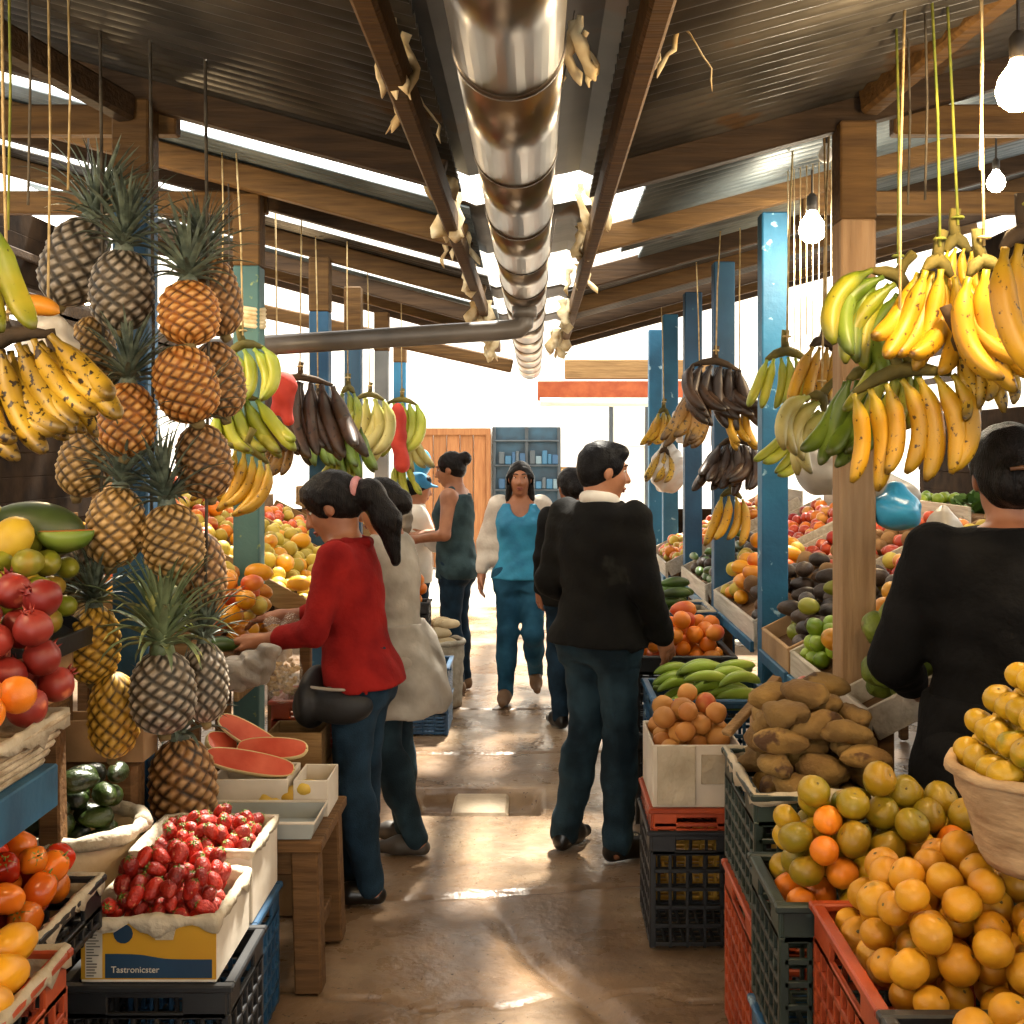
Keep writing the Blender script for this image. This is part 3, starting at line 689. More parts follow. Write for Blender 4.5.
# ------------------------------------------------------------------ bananas
BM = {}
def banana_skin(key, base, base2, ends, spots, th):
    BM[key] = M('banana_'+key, base, base2, .45, 5, .06, 60, rnd=.12, attr=[(0, ends[0]), (.14, ends[1]), (.3, base), (.75, base2), (.93, ends[2]), (1, '#2a2010')], spots=(spots, th, 16))
banana_skin('yellow', '#b0800e', '#c09018', ('#7c7c1c', '#a08a1a', '#a88418'), '#4a3010', .63)
banana_skin('ripe', '#a87810', '#be9018', ('#6a5a18', '#a08018', '#80601a'), '#3a2410', .63)
banana_skin('green', '#566f14', '#74882a', ('#3c5010', '#4c6414', '#46581a'), '#2e3a10', .68)
banana_skin('turning', '#7f8a18', '#a8982a', ('#44580f', '#5c7014', '#6a7018'), '#3a3a10', .66)
banana_skin('lime', '#969c24', '#aeaa38', ('#6a8a1c', '#8ea028', '#7c8c24'), '#5a6a18', .7)
banana_skin('pale', '#a89e54', '#beb270', ('#8c9a3a', '#a8a850', '#8a7a3a'), '#6a5a2a', .68)
banana_skin('spotted', '#a8841c', '#c29c2a', ('#5a4a18', '#94741c', '#4a3614'), '#2a1a0c', .57)
banana_skin('brown', '#2e2018', '#4c3626', ('#241a12', '#2e2018', '#1c140e'), '#17100b', .6)
banana_skin('brownish', '#7a5420', '#98722c', ('#4a3418', '#6e4c1e', '#3c2814'), '#2e1c0c', .58)
BMESH = {}
def banana_mesh(key, v):
    if (key, v) in BMESH: return BMESH[key, v]
    r = random.Random(v*7+1); bend = (.95, 1.2, .8, 1.1)[v]; n = 14; path = [Vector((0, 0, 0))]; rad = []
    for i in range(n):
        t = (i+.5)/n; a = bend*(t**1.2-.12)*1.25
        path.append(path[-1]+Vector((0, math.sin(a), -math.cos(a)))/n)
    for i in range(n+1):
        t = i/n
        p = .33+.67*min(1, max(0, (t-.07)/.2))**.8 if t < .5 else 1.
        if t > .72: p = 1-.62*((t-.72)/.28)**1.7
        if t > .96: p = .26
        rad.append(.088*p)
    g = MB(); g.tube(path, rad, 10, up=(0, 1, 0), ts=[max(.001, i/n) for i in range(n+1)])
    for i in range(len(g.v)):   # five soft edges
        ring, k = divmod(i, 10)
        if k % 2 == 0: g.v[i] = tuple(Vector(g.v[i]).lerp(path[ring], -.06))
    me = g.mesh('banana', BM[key]); BMESH[key, v] = me; return me
mCrown = M('banana_crown', '#4a4418', '#6e6224', .8, 10, .3)
mCrownD = M('dark_banana_crown', '#2c2114', '#46341e', .85, 10, .3)
NB = [0]
def bunch(px, py, Y, n, L, key, label, yaw=0., roll=0., rows=1, fan=.9, width=None, tw=None, out=.25, pitch=0., rope=True, ropem=None, fat=1., name='banana_bunch', cat='bananas', xs=0., zs=0.):
    p = at(px, py, Y)+Vector((xs, 0, zs)); r = random.Random(NB[0]+3); NB[0] += 1
    t = link(name, None, None, p); t.empty_display_size = .05
    t.rotation_mode = 'XYZ'
    Mx = Matrix.Rotation(roll, 4, 'Y') @ Matrix.Rotation(pitch, 4, 'X') @ Matrix.Rotation(math.pi+yaw, 4, 'Z')
    t.rotation_euler = Mx.to_euler(); tag(t, label, cat)
    th = .19*L*fat; wd = width if width is not None else th*.72*(math.ceil(n/rows)-1)
    k = 0; per = math.ceil(n/rows); tw = r.choice((-.8, .8)) if tw is None else tw
    for j in range(rows):
        m = min(per, n-j*per)
        for i in range(m):
            u = (i/(m-1)-.5)*2 if m > 1 else 0
            x = u*wd/2*(1-.08*j); key_ = key if isinstance(key, str) else r.choice(key)
            o = link('banana', banana_mesh(key_, r.randrange(4)), t, (x, .012+j*-.03*L/.2, -.02-.012*abs(u)), (-(out*(1-1.1*j))+r.uniform(-.08, .08), -u*fan*.45+r.uniform(-.06, .06), u*fan*.5+tw+r.uniform(-.25, .25)))
            s = L*r.uniform(.9, 1.06); o.scale = (s*fat, s*fat, s)
    g = MB(); q = [(-wd*.5, 0, -.03), (-wd*.25, -.01, -.006), (0, -.015, .008), (wd*.25, -.01, -.006), (wd*.5, 0, -.03)]
    g.tube(q, [.008, .018, .022, .018, .008], 7); g.tube([(0, -.014, .005), (.004, -.016, .05), (0, -.014, .085)], [.018, .014, .016], 7)
    g.build('crown_stem', mCrownD if key in ('ripe', 'brown', 'spotted', 'brownish') else mCrown, t, smooth=True)
    if rope:
        zt = rz(abs(p.x))+.07; top = p+Vector((0, 0, .06))
        g = MB(); c2 = Vector((p.x+r.uniform(-.03, .03), p.y, zt))
        g.tube([top-Vector((0, 0, .02)), top.lerp(c2, .5)+Vector((r.uniform(-.006, .006), 0, 0)), c2], .004, 5)
        g.tube([top+Vector((.014*math.cos(a), .014*math.sin(a), 0)) for a in [i*.7 for i in range(10)]], .004, 5)
        o = g.build('hanging_rope', ropem or mRope, smooth=True); tag(o, 'thin twine rising from the '+label.replace('hanging ', ''), 'rope')
        if len(o['label'].split()) > 16: o['label'] = ' '.join(o['label'].split()[:16])
    return t
# ------------------------------------------------------------------ pineapples
def pine_mat(key, groove, eye, tip, warm):
    m, nt, b = nodes_new('pineapple_'+key); v, r = coords(nt)
    a = N(nt, 'ShaderNodeAttribute', attribute_name='t')
    col = ramp(nt, a.outputs['Fac'], [(.0, lin(groove)), (.3, lin(groove)), (.52, lin(eye)), (.85, lin(tip)), (1., lin(tip))])
    nzt = N(nt, 'ShaderNodeTexNoise', Scale=9., Detail=2.); nt.links.new(v, nzt.inputs['Vector'])
    col = mixc(nt, ramp(nt, nzt.outputs['Fac'], [(.42, (0, 0, 0, 1)), (.66, (.55, .55, .55, 1))]), col, lin(warm))
    hs = N(nt, 'ShaderNodeHueSaturation'); mr_ = N(nt, 'ShaderNodeMapRange'); mr_.inputs[3].default_value = .88; mr_.inputs[4].default_value = 1.12
    nt.links.new(r, mr_.inputs[0]); nt.links.new(mr_.outputs[0], hs.inputs['Value']); nt.links.new(col, hs.inputs['Color'])
    nt.links.new(hs.outputs['Color'], b.inputs['Base Color']); b.inputs['Roughness'].default_value = .55; return m
PM = dict(orange=pine_mat('orange', '#45280c', '#9a601c', '#d0a262', '#ac641c'), tan=pine_mat('tan', '#36240f', '#80602c', '#c8a672', '#98702c'),
          brown=pine_mat('brown', '#2a1c10', '#6a4a28', '#b08c60', '#8a5a20'), grey=pine_mat('grey', '#1e1a14', '#4c4438', '#9c9284', '#5a4a34'), gold=pine_mat('gold', '#3c2c0c', '#967018', '#c8a040', '#b8860e'))
PBODY = {}
def pine_body(key, v):
    if (key, v) in PBODY: return PBODY[key, v]
    nu, nv = 104, 72; g = MB(); N1, N2 = 8, 13; K1, K2 = (6.3, 4.6) if v == 0 else (5.6, 4.2)
    vs = []; a = []
    for j in range(nv+1):
        t = j/nv; z = t-.5
        base = (max(0., 1-abs(2*t-1)**2.6))**.5*(1-.10*(t-.35))
        for i in range(nu):
            th = 2*math.pi*i/nu
            fa = (N1*th/(2*math.pi)+K1*t*1.0+100) % 1; fb = (N2*th/(2*math.pi)-K2*t*1.55+100) % 1
            da = abs(2*fa-1); db = abs(2*fb-1)
            e = 1-max(da, db); e = min(1, e*1.6); ee = e**.6
            tip = math.exp(-((da**2+db**2)/.09))
            rr = base*(.385+.045*ee+.02*tip)+.004
            vs.append((rr*math.cos(th), rr*math.sin(th), z)); a.append(max(.001, min(1, .2+.66*e+.4*tip)))
    fs = [(j*nu+i, j*nu+(i+1) % nu, (j+1)*nu+(i+1) % nu, (j+1)*nu+i) for j in range(nv) for i in range(nu)]
    fs += [tuple(range(nu-1, -1, -1)), tuple(nv*nu+k for k in range(nu))]
    g.add(vs, fs, 0, a); PBODY[key, v] = g.mesh('body', PM[key]); return PBODY[key, v]
mPLeaf = M('pineapple_leaf', '#39443a', '#6a7666', .5, 4, .2, 30, rnd=.1, stretch=(1, 1, 3), spots=('#6a6a4a', .66, 8))
mPLeafG = M('fresh_pineapple_leaf', '#4a5c3c', '#8a9a72', .5, 4, .2, 30, rnd=.1, spots=('#b0b06a', .6, 6))
PCROWN = {}
def pine_crown(v):
    if v in PCROWN: return PCROWN[v]
    g = MB(); r = random.Random(v+40); n = 58
    for k in range(n):
        f = k/n; a = k*2.39996+r.uniform(-.15, .15); el = .25+1.15*f+r.uniform(-.1, .1); L = (.55+.35*math.sin(math.pi*min(1, f*1.05)))*r.uniform(.8, 1.1)*(.75 if f < .15 else 1); w_ = .05*(1-.35*f)
        d0 = Vector((math.cos(a), math.sin(a), 0)); sd = Vector((-math.sin(a), math.cos(a), 0))
        c = d0*.05*(1-f)+Vector((0, 0, .02+.16*f)); pts = []; e = el
        for j in range(7):
            s = j/6; ww = w_*(1-s)**.7*(1 if s > 0 else .85)
            dr = d0*math.cos(e)+Vector((0, 0, math.sin(e))); nrm = Vector((0, 0, math.cos(e)))-d0*math.sin(e)
            pts += [c+sd*ww+nrm*ww*.45, c-nrm*ww*.1, c-sd*ww+nrm*ww*.45, c+nrm*.004-nrm*ww*.1*0]
            c = c+dr*L/6; e -= (.16 if v != 1 else .24)*(1.25-f)*(.6+s)
        fs = []
        for j in range(6):
            o = j*4; fs += [(o, o+1, o+5, o+4), (o+1, o+2, o+6, o+5)]
        g.add(pts, fs)
    g.lathe([(.12, -.03), (.1, .04), (.04, .18)], 10)
    me = g.mesh('crown', mPLeafG if v == 1 else mPLeaf); PCROWN[v] = me; return me
def pineapple(px, py, Y, wpx, hpx, key, label, roll=0., pitch=0., crown=0, cs=1., cpx=None):
    p = at(px, py, Y); w_ = wpx*Y/F; h_ = hpx*Y/F; r = random.Random(int(px*7+py))
    t = thing('pineapple', label, 'pineapple', p)
    t.rotation_euler = (Matrix.Rotation(roll, 4, 'Y') @ Matrix.Rotation(pitch, 4, 'X') @ Matrix.Rotation(r.uniform(0, 6.28), 4, 'Z')).to_euler()
    link('body', pine_body(key, r.randrange(2)), t, (0, 0, 0), None, (w_/.86, w_/.86, h_))
    if crown is not None:
        s = w_*1.75*cs; o = link('crown', pine_crown(crown), t, (0, 0, h_*.485), (0, 0, r.uniform(0, 6.28)), (s*.8, s*.8, s))
    MB().tube([(0, 0, -h_*.48), (w_*.05, 0, -h_*.57)], [w_*.12, w_*.09], 8).build('stalk', mStem, t, smooth=True)
    return t
# ------------------------------------------------------------------ crates, boxes, stalls
mCB = M('black_crate_plastic', '#14161a', '#23262a', .45, 6, .05, rnd=.1)
mCG = M('dark_green_crate_plastic', '#1c2622', '#2e3b34', .45, 6, .05, rnd=.1, spots=('#4a5650', .68, 9))
mCO = M('orange_red_crate_plastic', '#8e3414', '#b0481e', .45, 6, .05, rnd=.1, spots=('#c8866a', .7, 9))
mCU = M('blue_crate_plastic', '#173a58', '#25557a', .45, 6, .05, rnd=.1, spots=('#7f98a8', .66, 7))
mCY = M('yellow_crate_plastic', '#b0842a', '#c89a3a', .5, 6, .05, rnd=.1)
mPaper = M('crumpled_white_paper', '#a3967f', '#c4b8a2', .85, 6, 1., 30, rnd=.06)
mCard = M('brown_cardboard', '#8a6a46', '#a88760', .85, 5, .15, 40, rnd=.1)
mCardW = M('white_cardboard', '#c4b8a6', '#dcd2c2', .8, 5, .1, 30, rnd=.06)
mTrayW = wood('white_washed_tray_wood', '#a89c8a', '#cfc5b4', axis=1)
mTrayB = M('blue_ledge_paint', '#1f4c6a', '#2f6f94', .6, 4, .2, 30, rnd=.08, spots=('#8aa6b4', .66, 10))
def liner(par, x0, x1, y0, y1, z, seed=0, drop=.05, mat_=None, inn=.03):
    r = random.Random(seed); g = MB(); pts = []
    n = 22
    for (ax, ay), (bx_, by) in (((x0, y0), (x1, y0)), ((x1, y0), (x1, y1)), ((x1, y1), (x0, y1)), ((x0, y1), (x0, y0))):
        for k in range(n): pts.append((ax+(bx_-ax)*k/n, ay+(by-ay)*k/n))
    cx, cy = (x0+x1)/2, (y0+y1)/2; m = len(pts); vs = []
    for i, (x, y) in enumerate(pts):
        d = Vector((x-cx, y-cy, 0)).normalized(); wv = mnoise.noise((x*14+seed, y*14, seed)); w2 = mnoise.noise((x*35, y*35+seed, 2))
        rows = ((-inn, -.05), (-inn*.4, -.006+.012*w2), (.002, .004+.010*wv+.006*w2), (.013+.004*w2, .0), (.014+.007*w2, -drop*(.35+1.1*abs(wv)+.3*w2)))
        for o, zz in rows: vs.append((x+d.x*o, y+d.y*o, z+zz))
    k = 5
    fs = [(i*k+j, ((i+1) % m)*k+j, ((i+1) % m)*k+j+1, i*k+j+1) for i in range(m) for j in range(k-1)]
    g.add(vs, fs); o = g.build('paper_liner', mat_ or mPaper, par, smooth=True); solid(o, .0015); o['label'] = 'pale crumpled paper liner'; return o
def crate(label, x0, x1, y0, y1, z0, z1, mt, rim=None, line=None, rot=0., nm='plastic_crate', cat='crate', nv=5):
    cx, cy = (x0+x1)/2, (y0+y1)/2; t = thing(nm, label, cat, (cx, cy, z0), rot)
    hx, hy, H = (x1-x0)/2, (y1-y0)/2, z1-z0
    for ax, s in ((0, -1), (0, 1), (1, -1), (1, 1)):
        g = MB(); W = hy if ax == 0 else hx; off = (hx if ax == 0 else hy)*s
        P = lambda u, z: (off, u, z) if ax == 0 else (u, off, z)
        T = lambda a, b: (.012, a, b) if ax == 0 else (a, .012, b)
        for k in range(nv+1): g.box(P(0, .015+k*(H-.09)/nv), T(2*W-.01, .014), ch=.002)
        nc = max(3, int(2*W/.055))
        for k in range(nc+1):
            u = -W+.006+(2*W-.012)*k/nc; g.box(P(u, (H-.07)/2), T(.011 if 0 < k < nc else .02, H-.075), ch=.002)
        for u in (-W*.72, W*.72): g.box(P(u, H-.05), T(W*.54, .07), ch=.003)     # solid band left and right of the hand hole
        g.box(P(0, H-.022), T(W*.95, .02), ch=.003); g.box(P(0, H-.078), T(W*.95, .014), ch=.003)
        g.build('lattice_wall', mt, t)
    g = MB()
    for k in range(9): g.box((-hx+.02+(2*hx-.04)*k/8, 0, .006), (.012, 2*hy-.02, .01))
    for k in range(9): g.box((0, -hy+.02+(2*hy-.04)*k/8, .006), (2*hx-.02, .012, .008))
    g.build('floor_grid', mt, t)
    g = MB()
    for s in (-1, 1):
        g.box((0, s*hy, H-.008), (2*hx+.03, .028, .018), ch=.004); g.box((s*hx, 0, H-.008), (.028, 2*hy-.028, .018), ch=.004)
    g.build('rim', rim or mt, t)
    if line is not None: liner(t, -hx, hx, -hy, hy, H+.004, line)
    return t
def obox(label, x0, x1, y0, y1, z0, z1, mt, nm='cardboard_box', cat='box', th=.008, line=None, flare=0., rot=0., bottom=True):
    cx, cy = (x0+x1)/2, (y0+y1)/2; t = thing(nm, label, cat, (cx, cy, z0), rot); hx, hy, H = (x1-x0)/2, (y1-y0)/2, z1-z0
    for ax, s in ((0, -1), (0, 1), (1, -1), (1, 1)):
        g = MB(); W = (hy-th if ax == 0 else hx); off = (hx-th/2 if ax == 0 else hy-th/2)*s
        g.box((off, 0, H/2) if ax == 0 else (0, off, H/2), (th, 2*W, H) if ax == 0 else (2*W, th, H), ch=.002)
        g.build('side_wall', mt, t)
    MB().box((0, 0, .004), (2*hx-2*th, 2*hy-2*th, .008)).build('base', mt, t)
    if line is not None: liner(t, -hx+.004, hx-.004, -hy+.004, hy-.004, H, line, .035)
    return t
def table(label, x0, x1, y0, y1, z, mt, leg=.06, th=.035, nm='table', cat='table', stretch=True, inset=.05, insr=None):
    t = thing(nm, label, cat, ((x0+x1)/2, (y0+y1)/2, 0)); hx, hy = (x1-x0)/2, (y1-y0)/2
    g = MB(); k = max(1, int(2*hx/.16))
    for i in range(k): g.box((-hx+(i+.5)*2*hx/k, 0, z-th/2), (2*hx/k-.004, 2*hy, th), ch=.004)
    g.build('top', mt, t)
    for sx in (-1, 1):
        for sy in (-1, 1): MB().bar((sx*(hx-(insr if insr and sx > 0 else inset)), sy*(hy-inset), z-th), (sx*(hx-(insr if insr and sx > 0 else inset)+.015), sy*(hy-inset+.01), 0), leg, leg, ch=.006, up=(0, 1, 0)).build('leg', mt, t)
    g = MB()
    for s in (-1, 1) if not insr else ():
        g.box((0, s*(hy-inset), z-th-.045), (2*hx-2*inset-leg, .025, .08), ch=.004); g.box((s*(hx-inset), 0, z-th-.045), (.025, 2*hy-2*inset-leg, .08), ch=.004)
    if not insr: g.build('apron', mt, t)
    if stretch and not insr:
        for s in (-1, 1): MB().box((s*(hx-inset+.008), 0, z*.3), (.03, 2*hy-2*inset-leg, .05), ch=.004).build('stretcher', mt, t)
    return t
def stall(side, y0, y1, x0, x1, z0, sl, label, front, strip=None, fh=.13):
    xm, ym = (x0+x1)/2, (y0+y1)/2; t = thing('display_tray', label, 'tray', (side*xm, ym, 0)); d = y1-y0; zz = lambda x: z0+sl*(x-x0)
    L = lambda x, y, z: (side*(x-xm), y-ym, z)
    MB().bar(L(x0, ym, zz(x0)-.018), L(x1, ym, zz(x1)-.018), d-.02, .02, mDark and 0).build('base_board', mPlankD, t)
    o = MB().box(L(x0-.008, ym, z0-.07+fh/2), (.02, d, fh), ch=.004).build('front_board', front, t)
    if strip: MB().box(L(x0-.022, ym, z0-.055), (.02, d, .05), ch=.004).build('ledge_strip', strip, t)
    for y in (y0+.008, y1-.008): MB().bar(L(x0, y, zz(x0)+.015), L(x1, y, zz(x1)+.015), .014, .10, ch=.003).build('side_board', front, t)
    MB().box(L(x1+.006, ym, zz(x1)+.03), (.016, d, .14), ch=.003).build('back_board', front, t)
    for x in (x0+.05, x1-.05):
        for y in (y0+.05, y1-.05): MB().box(L(x, y, (zz(x)-.03)/2), (.05, .05, zz(x)-.03), ch=.005).build('leg', mPlankD, t)
    return zz
SEED = [20]
def heap(side, y0, y1, xa, xb, zz, kinds, n, label, group, **kw):
    SEED[0] += 1; a, b = sorted((side*xa, side*xb))
    return pile(kinds, a, b, y0+.015, y1-.015, lambda x, y: zz(abs(x)), n, label, group, seed=SEED[0], **kw)
# ================================================================== right side, from the front
zc = .715
t = crate('orange red plastic crate of ripe oranges at the bottom right, paper on its rim', .61, 1.01, 2.09, 2.60, .36, zc, mCO, line=None, rot=.0)
crate('dark plastic crate standing on the floor under the orange red crate of oranges', .61, 1.01, 2.09, 2.60, 0, .35, mCB)
pile('orange', .625, .995, 2.105, 2.585, .66, 84, 'ripe orange heaped in the orange red crate at the bottom right', 'oranges in the orange red crate', 1, mound=.3, tries=70, smin_=.72, smax=.92)
crate('dark grey plastic tray of oranges cut off by the bottom right corner', .60, 1.10, 1.66, 2.05, .52, .735, mCB)
crate('dark crate on the floor under the dark grey tray at the bottom right corner', .60, 1.10, 1.66, 2.05, .0, .51, mCB)
pile('orange', .62, 1.08, 1.68, 2.03, .68, 34, 'ripe orange in the dark grey tray cut off by the bottom right corner', 'oranges in the dark tray', 2, mound=.1, smin_=.75, smax=.9)
t = crate('dark green plastic crate heaped with yellow green mandarins', .54, 1.06, 2.63, 2.96, .36, .70, mCG, line=None)
crate('blue plastic crate under the heaped yellow green mandarins', .54, 1.06, 2.63, 2.96, 0, .35, mCU)
pile([('mandarin', 8), ('yellow_mandarin', 3), ('bright_orange', 2)], .555, 1.045, 2.645, 2.945, .64, 70, {'mandarin': 'green tinged mandarin in the heap behind the crate of oranges', 'yellow_mandarin': 'yellow mandarin in the heap behind the crate of oranges', 'bright_orange': 'bright orange fruit among the green mandarins behind the crate of oranges'}, {'mandarin': 'green mandarins in the heap', 'yellow_mandarin': 'yellow mandarins in the heap', 'bright_orange': 'orange fruit in the mandarin heap'}, 3, mound=.3, tries=70, smin_=.82, smax=1.0)
t = crate('dark green plastic crate of ginger roots with white paper over its rim', .575, .96, 3.12, 3.60, .475, .80, mCG, line=4)
crate('orange red lattice crate on the floor under the crate of ginger roots', .575, .955, 3.12, 3.60, 0, .465, mCO, nv=7)
pile('ginger_root', .59, .945, 3.135, 3.585, .72, 44, 'knobbly brown root heaped in the dark green crate', 'ginger roots', 5, mound=.45, tries=70, smin_=.75, smax=1.15)
t = thing('wooden_plank', 'pale wooden slat lying slantwise across the ginger roots', 'slat', (0, 0, 0)); MB().bar((.56, 3.52, .86), (.74, 3.66, 1.0), .035, .018).build('board', mPlank, t)
crate('black plastic crate on the aisle floor under the white box of peaches', .395, .70, 4.08, 4.45, 0, .40, mCB)
crate('shallow orange red crate squeezed between black crate and white peach box', .40, .70, 4.08, 4.45, .405, .475, mCO, nv=1)
t = obox('torn white cardboard box heaped with peaches beside the man', .40, .70, 4.08, 4.45, .478, .69, mCardW, th=.007)
MB().box((-.07, -.19, .11), (.13, .006, .2)).build('torn_flap', mPaper, t); MB().box((.075, -.189, .13), (.12, .005, .10)).build('torn_flap', mPaper, t)
pile('peach', .41, .69, 4.09, 4.44, .63, 26, 'small orange brown peach heaped in the torn white box', 'peaches in the white box', 6, mound=.35)
pile([('tomato', 1)], .72, .95, 3.72, 3.95, .80, 14, 'red tomato in the small tray behind the wooden slat', 'tomatoes behind the slat', 61, mound=.4)
obox('small brown box of tomatoes behind the crate of ginger roots', .71, .96, 3.70, 3.97, .62, .83, mCard)
crate('dark crate on the floor under the small box of tomatoes', .71, .96, 3.70, 3.97, 0, .61, mCB)
t = crate('blue plastic crate of green cucumbers beside the man', .45, .90, 4.50, 4.92, .36, .755, mCU)
crate('yellow plastic crate on the floor under the blue crate of cucumbers', .45, .90, 4.50, 4.92, 0, .35, mCY)
pile('cucumber', .465, .885, 4.515, 4.905, .68, 28, 'green cucumber heaped in the blue crate', 'cucumbers in the blue crate', 7, mound=.2, yaw=.5, tries=30)
crate('dark crate of orange fruit just behind the blue crate of cucumbers', .46, .90, 5.42, 5.85, .42, .76, mCB); crate('dark crate on the floor under the crate of orange fruit', .46, .90, 5.42, 5.85, 0, .41, mCB)
pile([('bright_orange', 2), ('red_mango', 1)], .475, .885, 5.435, 5.835, .69, 36, {'bright_orange': 'bright orange fruit in the dark crate behind the cucumbers', 'red_mango': 'orange red mango in the dark crate behind the cucumbers'}, {'bright_orange': 'orange fruit behind cucumbers', 'red_mango': 'mangoes behind cucumbers'}, 8, mound=.25)
crate('blue crate wrapped in white plastic holding dark green squashes', .52, .92, 6.15, 6.55, .5, .86, mCU, line=9); crate('dark crate on the floor under the white wrapped squash crate', .52, .92, 6.15, 6.55, 0, .49, mCB)
pile([('green_squash', 1)], .54, .90, 6.17, 6.53, .82, 16, 'dark green squash in the white wrapped crate', 'squashes in the wrapped crate', 9, mound=.3, yaw=.3)
crate('farther dark crate of mixed fruit right of the man', .50, .92, 7.0, 7.45, .0, .72, mCB, nv=9)
pile([('red_mango', 1), ('apple', 1), ('guava', 1)], .52, .90, 7.02, 7.43, .66, 36, {'red_mango': 'reddish mango in the farther dark crate right of the man', 'apple': 'red apple in the farther dark crate right of the man', 'guava': 'pale guava in the farther dark crate right of the man'}, {'red_mango': 'mangoes far right', 'apple': 'apples far right', 'guava': 'guavas far right'}, 10, mound=.4)
# sloped display trays of the right stall
zz = stall(1, 3.56, 3.87, 1.0, 1.95, .86, .52, 'white fruit tray of the right stall just behind the woman in black', mTrayW, mTrayB)
heap(1, 3.56, 3.87, 1.01, 1.25, zz, 'cherimoya', 16, 'green brown cherimoya at the low end of the tray beside the woman in black', 'cherimoyas', smax=1.05)
heap(1, 3.56, 3.87, 1.26, 1.46, zz, 'orange', 14, 'orange in the tray half hidden by the woman in black', 'oranges behind the woman in black', smax=1.0)
heap(1, 3.56, 3.87, 1.47, 1.72, zz, 'green_mango', 18, 'green mango in the tray half hidden by the woman in black', 'green mangoes behind the woman in black')
heap(1, 3.56, 3.87, 1.73, 1.94, zz, [('tomato', 2), ('bright_orange', 1)], 20, {'tomato': 'orange red tomato high in the tray behind the woman in black', 'bright_orange': 'orange high in the tray among tomatoes behind the woman in black'}, {'tomato': 'tomatoes behind the woman', 'bright_orange': 'oranges among tomatoes'})
zz = stall(1, 4.04, 4.62, 1.0, 1.95, .86, .5, 'white fruit tray of the right stall between bare post and blue post, nearer half', mTrayW, mTrayB)
heap(1, 4.04, 4.32, 1.01, 1.32, zz, 'orange', 20, 'orange at the low end of the tray left of the bare wooden post', 'oranges left of the bare post', smax=1.05)
heap(1, 4.33, 4.62, 1.01, 1.28, zz, 'lime', 30, 'green lime next to the oranges in the right hand tray', 'limes beside the oranges')
heap(1, 4.33, 4.62, 1.29, 1.6, zz, 'dark_avocado', 14, 'dark avocado above the limes in the right hand tray', 'dark avocados above the limes')
place('papaya', (1.47, 4.19, zz(1.47)+.075), (.4, -.3, 1.2), .85, 'big dark green papaya lying above the oranges left of the bare post', None)
heap(1, 4.04, 4.62, 1.62, 1.93, zz, [('apple', 3), ('peach', 1)], 34, {'apple': 'red apple high in the tray beside the bare wooden post', 'peach': 'peach among red apples beside the bare wooden post'}, {'apple': 'red apples by bare post', 'peach': 'peaches by bare post'}, smax=1.3)
zz = stall(1, 4.66, 5.2, 1.0, 1.95, .86, .5, 'brown cardboard fronted fruit tray of the right stall before the blue post', mCard, mTrayB)
heap(1, 4.66, 5.2, 1.01, 1.45, zz, [('dark_avocado', 4), ('green_mango', 1)], 40, {'dark_avocado': 'dark brown avocado in the cardboard tray before the flaking blue post', 'green_mango': 'green mango among the dark avocados before the flaking blue post'}, {'dark_avocado': 'dark avocados', 'green_mango': 'green mangoes among avocados'})
heap(1, 4.66, 5.2, 1.47, 1.93, zz, [('apple', 1), ('guava', 1)], 44, {'apple': 'red apple above the dark avocados', 'guava': 'pale guava above the dark avocados'}, {'apple': 'apples above avocados', 'guava': 'guavas above avocados'})
zz = stall(1, 5.4, 6.6, 1.0, 1.95, .86, .5, 'white fruit tray of the right stall just behind the flaking blue post', mTrayW, mTrayB)
heap(1, 5.4, 5.95, 1.01, 1.4, zz, [('dark_avocado', 1), ('sapote', 1)], 36, {'dark_avocado': 'dark avocado in the tray right behind the flaking blue post', 'sapote': 'brown sapote in the tray right behind the flaking blue post'}, {'dark_avocado': 'avocados behind blue post', 'sapote': 'sapotes behind blue post'})
heap(1, 5.97, 6.6, 1.01, 1.4, zz, [('guava', 1), ('red_mango', 1), ('yellow_mango', 1)], 44, {'guava': 'pale guava in the bright heap left of the flaking blue post', 'red_mango': 'reddish mango in the bright heap left of the flaking blue post', 'yellow_mango': 'yellow mango in the bright heap left of the flaking blue post'}, {'guava': 'guavas, bright heap', 'red_mango': 'red mangoes, bright heap', 'yellow_mango': 'yellow mangoes, bright heap'})
heap(1, 5.4, 6.6, 1.42, 1.93, zz, [('apple', 1), ('tomato', 1), ('sapote', 1)], 66, {'apple': 'red apple high in the tray behind the flaking blue post', 'tomato': 'tomato high in the tray behind the flaking blue post', 'sapote': 'brown sapote high in the tray behind the flaking blue post'}, {'apple': 'apples high behind post', 'tomato': 'tomatoes high behind post', 'sapote': 'sapotes high behind post'})
zz = stall(1, 6.8, 7.9, .98, 1.9, .86, .5, 'fruit tray of the right stall between third and fourth posts', mTrayW, mTrayB)
heap(1, 6.8, 7.9, .99, 1.4, zz, [('dark_avocado', 2), ('green_squash', 1)], 60, {'dark_avocado': 'dark avocado in the tray between the third and fourth right posts', 'green_squash': 'dark squash in the tray between the third and fourth right posts'}, {'dark_avocado': 'avocados, fourth tray', 'green_squash': 'squashes, fourth tray'})
heap(1, 6.8, 7.9, 1.42, 1.88, zz, [('apple', 3), ('bright_orange', 1)], 44, {'apple': 'red apple in the tray between the third and fourth right posts', 'bright_orange': 'orange in the tray between the third and fourth right posts'}, {'apple': 'apples, fourth tray', 'bright_orange': 'oranges, fourth tray'})
zz = stall(1, 8.12, 9.25, .9, 1.8, .86, .5, 'farthest fruit tray of the right stall', mTrayW, mTrayB)
